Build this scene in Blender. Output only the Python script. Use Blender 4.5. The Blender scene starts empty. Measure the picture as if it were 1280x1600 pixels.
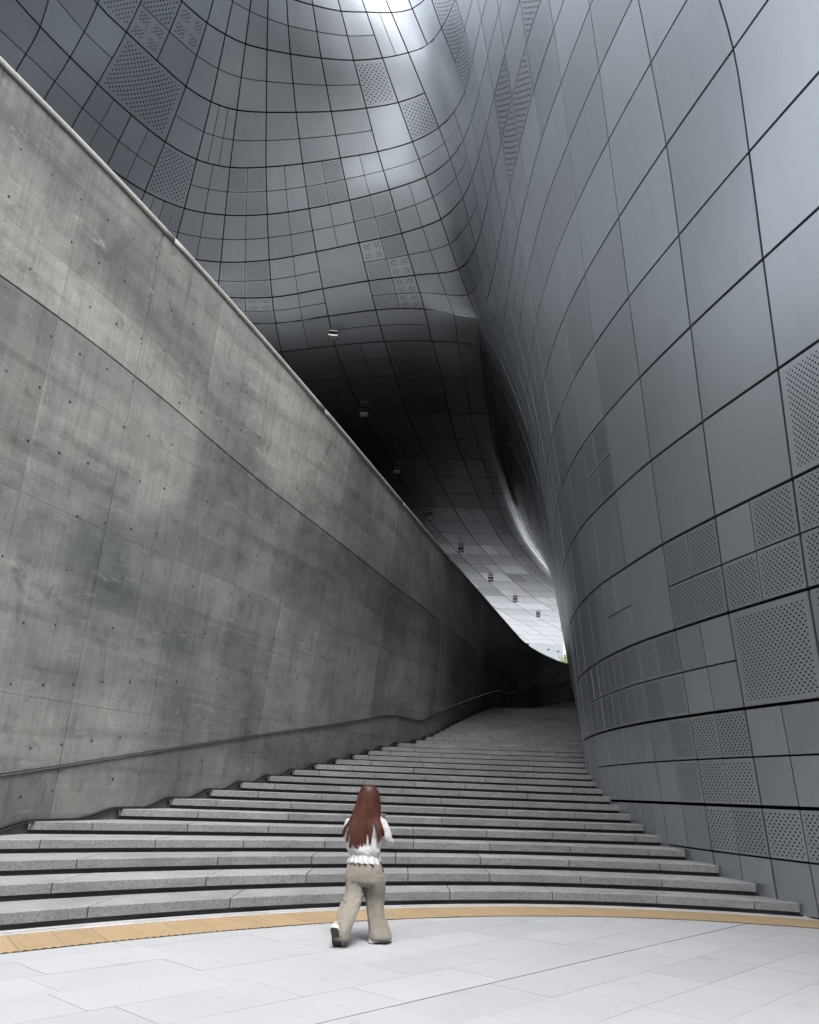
import bpy, bmesh, math, random
import numpy as np
from mathutils import Vector, Matrix, noise
# ------------------------------------------------------------------ camera, sky, sun, exposure
scene = bpy.context.scene
col = scene.collection
EYE = 1.47
cam_d = bpy.data.cameras.new('camera')
cam_o = bpy.data.objects.new('camera', cam_d); col.objects.link(cam_o)
cam_d.sensor_fit = 'VERTICAL'; cam_d.sensor_height = 36.0; cam_d.lens = 27.9
cam_d.clip_end = 6000
pitch, roll = math.atan(437 / 1240), math.radians(2.2)
fwd = Vector((0, math.cos(pitch), math.sin(pitch))); up0 = Vector((0, -math.sin(pitch), math.cos(pitch))); r0 = Vector((1, 0, 0))
rt = r0 * math.cos(roll) + up0 * math.sin(roll); upv = up0 * math.cos(roll) - r0 * math.sin(roll)
cam_o.matrix_world = Matrix(((rt.x, upv.x, -fwd.x, 0), (rt.y, upv.y, -fwd.y, 0), (rt.z, upv.z, -fwd.z, EYE), (0, 0, 0, 1)))
scene.camera = cam_o

SUN_EL, SUN_AZ = math.radians(65), math.radians(168)     # azimuth measured clockwise from +Y: behind the viewer, left
world = bpy.data.worlds.new('World'); scene.world = world; world.use_nodes = True
wn = world.node_tree; wn.nodes.clear()
sky = wn.nodes.new('ShaderNodeTexSky'); sky.sky_type = 'NISHITA'; sky.sun_disc = False
sky.sun_elevation = SUN_EL; sky.sun_rotation = SUN_AZ; sky.air_density = 1.4; sky.dust_density = 6.0; sky.ozone_density = 1.0
hs = wn.nodes.new('ShaderNodeHueSaturation'); hs.inputs['Saturation'].default_value = 0.22
bg = wn.nodes.new('ShaderNodeBackground'); bg.inputs['Strength'].default_value = 0.125
wo = wn.nodes.new('ShaderNodeOutputWorld')
wn.links.new(sky.outputs[0], hs.inputs['Color']); wn.links.new(hs.outputs[0], bg.inputs['Color']); wn.links.new(bg.outputs[0], wo.inputs['Surface'])
sun_d = bpy.data.lights.new('sun', 'SUN'); sun_d.energy = 1.2; sun_d.angle = math.radians(25); sun_d.color = (1.0, 0.97, 0.93)
sun_o = bpy.data.objects.new('sun', sun_d); col.objects.link(sun_o)
sd = Vector((math.sin(SUN_AZ) * math.cos(SUN_EL), math.cos(SUN_AZ) * math.cos(SUN_EL), math.sin(SUN_EL)))
sun_o.rotation_euler = (-sd).to_track_quat('-Z', 'Y').to_euler(); sun_o.location = (0, 0, 60)
vs = scene.view_settings
vs.view_transform = 'Standard'; vs.look = 'None'; vs.gamma = 1.0; vs.use_curve_mapping = False
vs.exposure = 1.85
cy = scene.cycles
cy.max_bounces = 8; cy.diffuse_bounces = 5; cy.glossy_bounces = 5; cy.caustics_reflective = False; cy.caustics_refractive = False
cy.sample_clamp_indirect = 6.0

random.seed(7); np.random.seed(7)
# ------------------------------------------------------------------ helpers
def tag(o, label=None, cat=None, group=None, kind=None):
    if label: o['label'] = label
    if cat: o['category'] = cat
    if group: o['group'] = group
    if kind: o['kind'] = kind
    return o
def link(o, parent=None):
    col.objects.link(o)
    if parent is not None: o.parent = parent
    return o
def empty(name, loc=(0, 0, 0)):
    o = bpy.data.objects.new(name, None); o.location = loc; o.empty_display_size = 0.3
    return link(o)
def mesh_obj(name, verts, faces, mat, parent=None, smooth=False):
    me = bpy.data.meshes.new(name); me.from_pydata([tuple(v) for v in verts], [], faces); me.update()
    if mat is not None: me.materials.append(mat)
    if smooth: me.polygons.foreach_set('use_smooth', [True] * len(me.polygons))
    o = bpy.data.objects.new(name, me)
    return link(o, parent)
def box_geo(c, h, rz=0.0):
    ca, sa = math.cos(rz), math.sin(rz)
    V = []
    for dz in (-1, 1):
        for dx, dy in ((-1, -1), (1, -1), (1, 1), (-1, 1)):
            x, y = dx * h[0], dy * h[1]
            V.append((c[0] + x * ca - y * sa, c[1] + x * sa + y * ca, c[2] + dz * h[2]))
    return V, [(3, 2, 1, 0), (4, 5, 6, 7), (0, 1, 5, 4), (1, 2, 6, 5), (2, 3, 7, 6), (3, 0, 4, 7)]
class MB:
    def __init__(s): s.v = []; s.f = []
    def add(s, V, Fc):
        n = len(s.v); s.v += [tuple(p) for p in V]; s.f += [tuple(i + n for i in f) for f in Fc]; return s
    def box(s, c, h, rz=0.0): return s.add(*box_geo(c, h, rz))
    def tube(s, pts, r, seg=8):
        pts = [Vector(p) for p in pts]; V = []; Fc = []
        for i, p in enumerate(pts):
            t = (pts[min(i + 1, len(pts) - 1)] - pts[max(i - 1, 0)]).normalized()
            a = t.cross(Vector((0, 0, 1)));
            if a.length < 1e-3: a = Vector((1, 0, 0))
            a.normalize(); b = a.cross(t)
            for j in range(seg):
                th = 2 * math.pi * j / seg; V.append(p + a * r * math.cos(th) + b * r * math.sin(th))
        for i in range(len(pts) - 1):
            for j in range(seg):
                Fc.append((i * seg + j, i * seg + (j + 1) % seg, (i + 1) * seg + (j + 1) % seg, (i + 1) * seg + j))
        Fc.append(tuple(range(seg - 1, -1, -1))); Fc.append(tuple((len(pts) - 1) * seg + j for j in range(seg)))
        return s.add(V, Fc)
    def build(s, name, mat, parent=None, smooth=False): return mesh_obj(name, s.v, s.f, mat, parent, smooth)
# ------------------------------------------------------------------ materials
class NT:
    def __init__(s, name):
        s.m = bpy.data.materials.new(name); s.m.use_nodes = True; s.t = s.m.node_tree; s.t.nodes.clear()
        s.out = s.n('ShaderNodeOutputMaterial'); s.b = s.n('ShaderNodeBsdfPrincipled'); s.l(s.b.outputs[0], s.out.inputs['Surface'])
    def n(s, typ, **kw):
        nd = s.t.nodes.new(typ)
        for k, v in kw.items(): setattr(nd, k, v)
        return nd
    def l(s, a, b): s.t.links.new(a, b)
    def math(s, op, a, b=None, c=None, clamp=False):
        nd = s.n('ShaderNodeMath', operation=op, use_clamp=clamp)
        for i, v in enumerate((a, b, c)):
            if v is None: continue
            if isinstance(v, (int, float)): nd.inputs[i].default_value = v
            else: s.l(v, nd.inputs[i])
        return nd.outputs[0]
    def mapping(s, src, scale=(1, 1, 1), rot=(0, 0, 0), loc=(0, 0, 0)):
        nd = s.n('ShaderNodeMapping'); nd.inputs['Scale'].default_value = scale; nd.inputs['Rotation'].default_value = rot; nd.inputs['Location'].default_value = loc
        s.l(src, nd.inputs['Vector']); return nd.outputs[0]
    def noise(s, vec, scale, detail=4, rough=0.55, dist=0.0):
        nd = s.n('ShaderNodeTexNoise'); nd.inputs['Scale'].default_value = scale; nd.inputs['Detail'].default_value = detail
        nd.inputs['Roughness'].default_value = rough; nd.inputs['Distortion'].default_value = dist
        s.l(vec, nd.inputs['Vector']); return nd.outputs['Fac']
    def ramp(s, fac, stops):
        nd = s.n('ShaderNodeValToRGB'); el = nd.color_ramp.elements
        while len(el) < len(stops): el.new(0.5)
        for e, (p, c) in zip(el, stops):
            e.position = p; e.color = (c, c, c, 1) if isinstance(c, (int, float)) else tuple(c) + (1,)
        s.l(fac, nd.inputs['Fac']); return nd.outputs['Color']
    def mix(s, fac, a, b, mode='MIX'):
        nd = s.n('ShaderNodeMix', data_type='RGBA', blend_type=mode)
        for sock, v in ((nd.inputs[0], fac), (nd.inputs[6], a), (nd.inputs[7], b)):
            if isinstance(v, (int, float)): sock.default_value = v
            elif isinstance(v, tuple): sock.default_value = v + (1,) if len(v) == 3 else v
            else: s.l(v, sock)
        return nd.outputs[2]
    def bump(s, h, strength=0.3, dist=0.01):
        nd = s.n('ShaderNodeBump'); nd.inputs['Strength'].default_value = strength; nd.inputs['Distance'].default_value = dist
        s.l(h, nd.inputs['Height']); s.l(nd.outputs[0], s.b.inputs['Normal'])
    def set(s, **kw):
        for k, v in kw.items():
            i = s.b.inputs[k]
            if isinstance(v, tuple): i.default_value = v + (1,)
            elif isinstance(v, (int, float)): i.default_value = v
            else: s.l(v, i)
    def coord(s, k='Object'): return s.n('ShaderNodeTexCoord').outputs[k]
    def uv(s, name): return s.n('ShaderNodeUVMap', uv_map=name).outputs[0]
    def rnd(s): return s.n('ShaderNodeObjectInfo').outputs['Random']

METAL = (0.492, 0.532, 0.575)
def metal_mat(name, perf=None, cluster=False, rad=0.26):
    t = NT(name)
    r = t.rnd(); co = t.coord('Object'); fin = t.n('ShaderNodeAttribute', attribute_name='finish_shade').outputs['Fac']   # 0 satin with shaded tone .. 1 matt with lit tone
    sm = t.noise(co, 0.35, 3)
    base = t.mix(t.math('MULTIPLY', r, 0.9), tuple(c * 0.91 for c in METAL), tuple(c * 1.07 for c in METAL))
    base = t.mix(0.35, base, t.ramp(sm, [(0.3, 0.88), (0.7, 1.0)]), 'MULTIPLY')
    drip = t.noise(t.mapping(co, (2.2, 2.2, 0.10)), 1.6, 5, 0.6)
    base = t.mix(0.5, base, t.ramp(drip, [(0.30, 0.90), (0.5, 1.0)]), 'MULTIPLY')
    base = t.mix(1.0, base, t.ramp(fin, [(0.0, 0.80), (0.6, 0.93), (1.0, 1.13)]), 'MULTIPLY')  # light put into the tone: soffit and low wall darker, upper wall paler
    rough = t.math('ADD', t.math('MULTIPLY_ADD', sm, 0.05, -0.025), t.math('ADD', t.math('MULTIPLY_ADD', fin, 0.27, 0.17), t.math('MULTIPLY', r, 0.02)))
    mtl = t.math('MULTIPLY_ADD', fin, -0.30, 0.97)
    if perf:
        uv = t.uv('UVMap'); nrm = t.n('ShaderNodeSeparateXYZ'); t.l(t.uv('norm'), nrm.inputs[0])
        v = t.n('ShaderNodeTexVoronoi', voronoi_dimensions='2D', feature='F1'); v.inputs['Randomness'].default_value = 0.0; v.inputs['Scale'].default_value = 1.0 / perf
        t.l(t.mapping(uv, rot=(0, 0, math.radians(45))), v.inputs['Vector'])
        hole = t.math('LESS_THAN', v.outputs['Distance'], rad)
        def band(x, lo, hi): return t.math('MULTIPLY', t.math('GREATER_THAN', x, lo), t.math('LESS_THAN', x, hi))
        if cluster:
            ax = t.math('ABSOLUTE', t.math('SUBTRACT', nrm.outputs[0], 0.5)); ay = t.math('ABSOLUTE', t.math('SUBTRACT', nrm.outputs[1], 0.5))
            m = t.math('MULTIPLY', band(ax, 0.09, 0.40), band(ay, 0.09, 0.40))
        else:
            m = t.math('MULTIPLY', band(nrm.outputs[0], 0.055, 0.945), band(nrm.outputs[1], 0.055, 0.945))
        hole = t.math('MULTIPLY', hole, m)
        base = t.mix(hole, base, (0.006, 0.006, 0.007)); rough = t.math('MAXIMUM', rough, t.math('MULTIPLY', hole, 0.9))
        t.set(Metallic=t.math('MULTIPLY', mtl, t.math('SUBTRACT', 1.0, hole)))
        t.set(**{'Specular IOR Level': t.math('SUBTRACT', 0.5, t.math('MULTIPLY', hole, 0.5))})
    else:
        t.set(Metallic=mtl)
    t.set(**{'Base Color': base, 'Roughness': rough})
    return t.m
M = {}
M['metal'] = metal_mat('anodised_metal')
M['perf_fine'] = metal_mat('perforated_fine', 0.052, rad=0.26)
M['perf_mid'] = metal_mat('perforated_mid', 0.072, rad=0.235)
M['perf_coarse'] = metal_mat('perforated_coarse', 0.135, rad=0.215)
M['perf_cluster'] = metal_mat('perforated_cluster', 0.105, True, rad=0.24)
def simple(name, c, rough=0.6, metal=0.0, nz=0.0, scale=8):
    t = NT(name)
    if nz:
        f = t.noise(t.coord('Object'), scale, 5); cc = t.mix(f, tuple(x * (1 - nz) for x in c), tuple(min(1, x * (1 + nz)) for x in c)); t.set(**{'Base Color': cc})
    else: t.set(**{'Base Color': c})
    t.set(Roughness=rough, Metallic=metal); return t.m
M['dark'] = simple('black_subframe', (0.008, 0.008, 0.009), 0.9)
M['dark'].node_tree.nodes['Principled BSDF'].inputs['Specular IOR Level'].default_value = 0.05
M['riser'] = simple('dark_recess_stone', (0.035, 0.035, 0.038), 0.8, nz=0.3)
M['rubber'] = simple('black_membrane', (0.012, 0.011, 0.013), 0.55)
M['steel'] = simple('polished_steel', (0.62, 0.62, 0.62), 0.14, 1.0)
M['lampwhite'] = simple('lamp_plate', (0.72, 0.72, 0.70), 0.35)
M['lampframe'] = simple('lamp_frame', (0.16, 0.16, 0.16), 0.45, 0.3)
def granite_mat(name, c0, c1, spk, sc=160.0, rough=0.75):
    t = NT(name); co = t.coord('Object'); r = t.rnd()
    sp = t.noise(co, sc, 2, 0.7); bl = t.noise(co, 1.3, 5, 0.6); md = t.noise(co, sc * 0.33, 3, 0.6)
    base = t.mix(t.ramp(bl, [(0.3, 0.0), (0.72, 1.0)]), c0, c1)
    base = t.mix(1.0, base, t.ramp(sp, [(0.36, 1 - spk), (0.52, 1.0), (0.64, 1.0 + spk * 0.4)]), 'MULTIPLY')
    base = t.mix(1.0, base, t.ramp(md, [(0.34, 1 - spk * 0.6), (0.55, 1.0)]), 'MULTIPLY')
    base = t.mix(1.0, base, t.ramp(r, [(0.0, 0.86), (1.0, 1.04)]), 'MULTIPLY')
    dirt = t.noise(t.mapping(co, (1.2, 1.2, 6)), 2.2, 6, 0.65, 0.6)
    base = t.mix(1.0, base, t.ramp(dirt, [(0.30, 0.80), (0.55, 1.0)]), 'MULTIPLY')
    t.set(**{'Base Color': base, 'Roughness': rough}); t.bump(sp, 0.25, 0.004)
    return t.m
M['granite'] = granite_mat('step_granite', (0.185, 0.191, 0.202), (0.255, 0.260, 0.271), 0.44, 95.0)
def paver_mat():
    t = NT('plaza_granite'); co = t.coord('Object'); r = t.rnd(); w = t.n('ShaderNodeNewGeometry').outputs['Position']
    sp = t.noise(co, 140.0, 2, 0.7); bl = t.noise(w, 0.7, 6, 0.6); st = t.noise(w, 3.2, 7, 0.7, 0.7)
    base = t.mix(t.ramp(bl, [(0.35, 0.0), (0.68, 1.0)]), (0.258, 0.270, 0.290), (0.285, 0.295, 0.312))
    base = t.mix(1.0, base, t.ramp(sp, [(0.35, 0.93), (0.6, 1.03)]), 'MULTIPLY')
    base = t.mix(1.0, base, t.ramp(r, [(0.0, 0.93), (0.5, 0.99), (1.0, 1.03)]), 'MULTIPLY')
    base = t.mix(1.0, base, t.ramp(st, [(0.28, 0.82), (0.42, 1.0)]), 'MULTIPLY')
    t.set(**{'Base Color': base, 'Roughness': 0.6}); t.bump(sp, 0.12, 0.003); return t.m
M['paver'] = paver_mat()
M['band'] = granite_mat('edge_granite', (0.32, 0.32, 0.33), (0.36, 0.36, 0.37), 0.10, 120.0, 0.6)
M['joint'] = simple('joint_mortar', (0.17, 0.17, 0.175), 0.9, nz=0.3)
M['dark_paving'] = simple('low_bounce_paving', (0.05, 0.05, 0.052), 0.8, nz=0.2, scale=0.6)  # coloured dark to cut bounce and reflections in canopy and soffit
M['ground'] = simple('far_ground', (0.045, 0.045, 0.047), 0.85, nz=0.15, scale=0.2)
def tactile_mat():
    t = NT('tactile_ochre'); co = t.coord('Object'); r = t.rnd()
    f = t.noise(co, 3.0, 5); base = t.mix(f, (0.198, 0.142, 0.076), (0.256, 0.191, 0.114))
    base = t.mix(1.0, base, t.ramp(r, [(0.0, 0.9), (1.0, 1.06)]), 'MULTIPLY')
    t.set(**{'Base Color': base, 'Roughness': 0.7}); return t.m
M['tactile'] = tactile_mat()
def concrete_mat(name, tone):
    t = NT(name); uv = t.uv('UVMap'); r = t.rnd()      # uv: metres along the wall, metres up
    big = t.noise(uv, 0.33, 9, 0.62, 0.4); mid = t.noise(uv, 2.3, 10, 0.68, 0.25)
    streak = t.noise(t.mapping(uv, (4.5, 0.22, 1)), 1.6, 8, 0.7, 0.15)
    streak2 = t.noise(t.mapping(uv, (9.0, 0.35, 1), loc=(4, 2, 0)), 1.5, 5, 0.7)
    fine = t.noise(uv, 26.0, 4, 0.6); lift = t.noise(t.mapping(uv, (0.25, 1.0, 1)), 1.2, 4, 0.6)
    base = t.mix(t.ramp(big, [(0.36, 0.0), (0.62, 1.0)]), (0.165, 0.180, 0.185), (0.340, 0.345, 0.335))
    base = t.mix(1.0, base, t.ramp(streak, [(0.30, 0.80), (0.50, 0.99), (0.72, 1.08)]), 'MULTIPLY')
    base = t.mix(1.0, base, t.ramp(streak2, [(0.30, 0.88), (0.55, 1.0), (0.75, 1.05)]), 'MULTIPLY')
    base = t.mix(1.0, base, t.ramp(mid, [(0.30, 0.68), (0.45, 0.97), (0.56, 1.02), (0.70, 1.16)]), 'MULTIPLY')
    base = t.mix(1.0, base, t.ramp(lift, [(0.36, 0.86), (0.6, 1.05)]), 'MULTIPLY')
    base = t.mix(1.0, base, t.ramp(fine, [(0.28, 0.84), (0.6, 1.05)]), 'MULTIPLY')
    base = t.mix(1.0, base, t.ramp(r, [(0.0, 0.84), (1.0, 1.08)]), 'MULTIPLY')
    spots = t.noise(t.mapping(uv, (1.6, 0.8, 1), loc=(9, 3, 0)), 1.5, 12, 0.74, 0.5)
    base = t.mix(t.ramp(spots, [(0.58, 0.0), (0.64, 0.45)]), base, (0.085, 0.092, 0.095))
    lime = t.noise(t.mapping(uv, (0.7, 2.6, 1), loc=(2, 7, 0)), 1.3, 8, 0.75, 0.5)
    base = t.mix(t.ramp(lime, [(0.60, 0.0), (0.66, 0.42)]), base, (0.46, 0.465, 0.45))
    seam = t.noise(t.mapping(uv, (0.10, 2.2, 1), loc=(1, 5, 0)), 1.0, 6, 0.6, 0.3)
    base = t.mix(1.0, base, t.ramp(seam, [(0.38, 0.80), (0.47, 1.0), (0.60, 1.0), (0.68, 1.14)]), 'MULTIPLY')
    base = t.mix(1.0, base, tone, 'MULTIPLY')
    t.set(**{'Base Color': base, 'Roughness': t.math('MULTIPLY_ADD', mid, 0.25, 0.42), 'Specular IOR Level': 0.35})
    t.bump(t.math('ADD', t.math('MULTIPLY', mid, 0.7), t.math('MULTIPLY', fine, 0.3)), 0.22, 0.02)
    return t.m
M['concrete'] = concrete_mat('cast_concrete', (1.0, 1.0, 1.0)); M['concrete_upper'] = concrete_mat('cast_concrete_upper_lit', (1.32, 1.31, 1.27)); M['concrete_base'] = concrete_mat('cast_concrete_base_shaded', (0.88, 0.88, 0.87))  # overhead light put into the tone: upper band paler, base darker
M['coping'] = granite_mat('pale_coping', (0.36, 0.36, 0.35), (0.46, 0.46, 0.45), 0.15, 60.0, 0.7)
# ------------------------------------------------------------------ the metal-clad building
# surveyed control net: panel course nodes (metres), A = leaning front above the passage and the wall beside it,
# B = wall beside the stairs and along the passage, C = level soffit over the passage
ACOL=['X4', 'X3', 'X2', 'X1', 'G11', 'G105', 'G10', 'G95', 'G9', 'G8', 'G7', 'G6', 'G5', 'G4', 'G3', 'G2', 'G1', 'j', 'i', 'h', 'g', 'f', 'e', 'd', 'c', 'b', 'a', 'Y1', 'Y2', 'Y3', 'Y4']
BC=['26', '25', '24', '23', '22', '21', '20', '19', '18', '17', '16', '15', '14', '13', '12', '11', '10', '9', '8', '7', '6', '5', '4', '3', '2', '1', 'G2', 'G1', 'j', 'i', 'h', 'g', 'f', 'e', 'd', 'c', 'b', 'a', 'Y1', 'Y2', 'Y3', 'Y4']
CC=['G2', 'G3', 'G4', 'G5', 'G6', 'G7', 'G8', 'G9', 'G10', 'X1', 'X3']
A_XY=[[(-21.026,23.769,19.65),(-19.912,20.469,20.52),(-18.766,17.074,21.8),(-17.579,13.681,23.25),(-16.348,10.538,24.75),(-15.062,7.982,26.3),(-13.76,5.806,27.85),(-12.461,3.834,29.4),(-11.168,1.933,30.95)],
[(-19.84,24.248,19.65),(-18.865,21.505,20.52),(-17.754,18.536,21.8),(-16.593,15.612,23.25),(-15.404,12.911,24.75),(-14.192,10.661,26.3),(-12.981,8.667,27.85),(-11.776,6.788,29.4),(-10.574,4.943,30.95)],
[(-18.686,24.822,19.65),(-17.79,22.349,20.52),(-16.743,19.846,21.8),(-15.608,17.453,23.25),(-14.465,15.246,24.75),(-13.336,13.312,26.3),(-12.22,11.483,27.85),(-11.1,9.681,29.4),(-9.973,7.881,30.95)],
[(-17.61,25.375,19.65),(-16.842,23.122,20.52),(-15.791,20.948,21.8),(-14.645,19.065,23.25),(-13.557,17.475,24.75),(-12.532,15.851,26.3),(-11.503,14.149,27.85),(-10.44,12.403,29.4),(-9.357,10.644,30.95)],
[(-16.81,25.824,19.65),(-15.959,23.773,20.52),(-14.944,21.847,21.8),(-13.784,20.301,23.25),(-12.752,19.457,24.75),(-11.831,18.1,26.3),(-10.842,16.508,27.85),(-9.795,14.825,29.4),(-8.726,13.124,30.95)],
[(-16.001,26.326,19.65),(-15.2,24.494,20.52),(-14.279,22.758,21.8),(-13.254,21.339,23.25),(-12.205,20.598,24.75),(-11.246,19.808,26.3),(-10.208,18.404,27.85),(-9.153,16.836,29.4),(-8.097,15.227,30.95)],
[(-15.064,26.914,19.65),(-14.445,25.349,20.52),(-13.618,23.829,21.8),(-12.711,22.476,23.25),(-11.645,21.655,24.75),(-10.598,20.848,26.3),(-9.545,19.758,27.85),(-8.519,18.375,29.4),(-7.513,16.875,30.95)],
[(-14.001,27.527,19.65),(-13.432,26.271,20.52),(-12.726,25.071,21.8),(-11.868,23.984,23.25),(-10.868,22.995,24.75),(-9.85,21.966,26.3),(-8.844,20.816,27.85),(-7.911,19.469,29.4),(-7.014,18.033,30.95)],
[(-12.537,28.118,19.65),(-12.135,27.141,20.52),(-11.57,26.249,21.8),(-10.833,25.271,23.25),(-9.961,24.237,24.75),(-9.061,23.05,26.3),(-8.132,21.637,27.85),(-7.365,20.2,29.4),(-6.624,18.783,30.95)],
[(-10.535,28.583,19.65),(-10.41,27.841,20.52),(-10.088,27.2,21.8),(-9.511,26.153,23.25),(-8.946,25.091,24.75),(-8.262,23.734,26.3),(-7.542,22.094,27.85),(-6.908,20.669,29.4),(-6.326,19.296,30.95)],
[(-8.257,28.751,19.65),(-8.287,28.17,20.52),(-8.178,27.565,21.8),(-7.935,26.455,23.25),(-7.702,25.447,24.75),(-7.327,24.083,26.3),(-6.863,22.462,27.85),(-6.462,21.046,29.4),(-6.083,19.722,30.95)],
[(-5.866,28.62,19.65),(-6.01,28.036,20.52),(-6.136,27.303,21.8),(-6.203,26.318,23.25),(-6.246,25.353,24.75),(-6.194,24.134,26.3),(-6.08,22.663,27.85),(-5.968,21.385,29.4),(-5.799,20.158,30.95)],
[(-3.614,27.946,19.65),(-3.855,27.315,20.52),(-4.153,26.661,21.8),(-4.468,25.882,23.25),(-4.755,25.094,24.75),(-5.018,24.079,26.3),(-5.211,22.82,27.85),(-5.344,21.722,29.4),(-5.362,20.613,30.95)],
[(-1.658,27.37,19.65),(-1.977,26.667,20.52),(-2.397,26.002,21.8),(-2.817,25.317,23.25),(-3.234,24.727,24.75),(-3.641,23.971,26.3),(-4.045,22.952,27.85),(-4.393,22.002,29.4),(-4.715,21.04,30.95)],
[(0.288,27.02,19.545),(-0.156,26.136,20.478),(-0.719,25.319,21.78),(-1.248,24.655,23.245),(-1.761,24.322,24.755),(-2.264,23.759,26.31),(-2.807,23.003,27.865),(-3.338,22.221,29.42),(-3.916,21.408,30.975)],
[(2.417,26.973,19.178),(1.513,25.468,20.331),(0.754,24.355,21.71),(0.125,23.886,23.228),(-0.427,23.782,24.772),(-1.033,23.464,26.345),(-1.702,22.899,27.918),(-2.378,22.273,29.49),(-3.048,21.697,31.062)],
[(2.563,25.374,18.915),(2.021,23.99,20.226),(1.476,23.114,21.66),(0.984,22.934,23.215),(0.537,23.071,24.785),(-0.036,22.995,26.37),(-0.719,22.656,27.955),(-1.432,22.294,29.54),(-2.147,21.919,31.125)],
[(2.624,23.866,18.758),(2.142,22.783,20.163),(1.726,22.088,21.63),(1.376,22.05,23.208),(1.049,22.331,24.792),(0.583,22.421,26.385),(0.001,22.32,27.978),(-0.63,22.121,29.57),(-1.27,21.89,31.162)],
[(2.651,22.53,18.872),(2.234,21.75,20.341),(1.885,21.275,21.82),(1.615,21.303,23.393),(1.379,21.595,24.968),(1.019,21.75,26.535),(0.5,21.689,28.102),(0.013,21.587,29.67),(-0.472,21.474,31.238)],
[(2.702,21.371,19.15),(2.33,20.803,20.65),(2.029,20.43,22.125),(1.786,20.393,23.675),(1.549,20.5,25.225),(1.273,20.609,26.75),(0.942,20.661,28.275),(0.591,20.67,29.8),(0.235,20.663,31.325)],
[(2.798,20.358,19.7),(2.481,19.961,21.2),(2.208,19.612,22.65),(1.97,19.409,24.15),(1.75,19.339,25.65),(1.537,19.35,27.1),(1.313,19.393,28.55),(1.077,19.44,30),(0.833,19.482,31.45)],
[(2.943,19.168,20.25),(2.67,18.813,21.75),(2.417,18.461,23.175),(2.201,18.228,24.625),(2.006,18.084,26.075),(1.832,18.017,27.45),(1.662,18,28.825),(1.493,18.009,30.2),(1.322,18.025,31.575)],
[(3.134,17.65,20.8),(2.899,17.367,22.3),(2.687,17.092,23.7),(2.489,16.865,25.1),(2.306,16.692,26.5),(2.15,16.578,27.8),(2.004,16.5,29.1),(1.864,16.446,30.4),(1.727,16.4,31.7)],
[(3.353,15.66,20.8),(3.167,15.548,22.3),(2.981,15.424,23.7),(2.798,15.281,25.1),(2.625,15.134,26.5),(2.476,15.005,27.8),(2.337,14.888,29.1),(2.205,14.782,30.4),(2.075,14.681,31.7)],
[(3.618,13.618,20.8),(3.444,13.61,22.3),(3.275,13.579,23.7),(3.107,13.504,25.1),(2.944,13.395,26.5),(2.798,13.277,27.8),(2.659,13.154,29.1),(2.523,13.03,30.4),(2.39,12.907,31.7)],
[(3.9,11.724,20.8),(3.732,11.688,22.3),(3.575,11.642,23.7),(3.418,11.575,25.1),(3.26,11.49,26.5),(3.113,11.399,27.8),(2.967,11.301,29.1),(2.823,11.2,30.4),(2.678,11.099,31.7)],
[(4.22,9.798,20.8),(4.054,9.68,22.3),(3.899,9.583,23.7),(3.74,9.508,25.1),(3.577,9.448,26.5),(3.421,9.4,27.8),(3.263,9.356,29.1),(3.103,9.313,30.4),(2.943,9.271,31.7)],
[(4.632,7.482,20.8),(4.44,7.393,22.3),(4.263,7.33,23.7),(4.083,7.299,25.1),(3.9,7.297,26.5),(3.726,7.317,27.8),(3.548,7.351,29.1),(3.367,7.394,30.4),(3.186,7.439,31.7)],
[(5.142,4.711,20.8),(4.891,4.802,22.3),(4.669,4.872,23.7),(4.451,4.952,25.1),(4.234,5.056,26.5),(4.03,5.178,27.8),(3.824,5.318,29.1),(3.616,5.466,30.4),(3.409,5.618,31.7)],
[(5.65,1.993,20.8),(5.372,2.082,22.3),(5.108,2.249,23.7),(4.842,2.483,25.1),(4.577,2.749,26.5),(4.335,3.009,27.8),(4.094,3.275,29.1),(3.856,3.543,30.4),(3.617,3.812,31.7)],
[(6.285,-1.381,20.8),(5.908,-0.929,22.3),(5.566,-0.474,23.7),(5.238,-0.018,25.1),(4.922,0.429,26.5),(4.639,0.835,27.8),(4.363,1.233,29.1),(4.091,1.625,30.4),(3.82,2.014,31.7)]]
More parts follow.
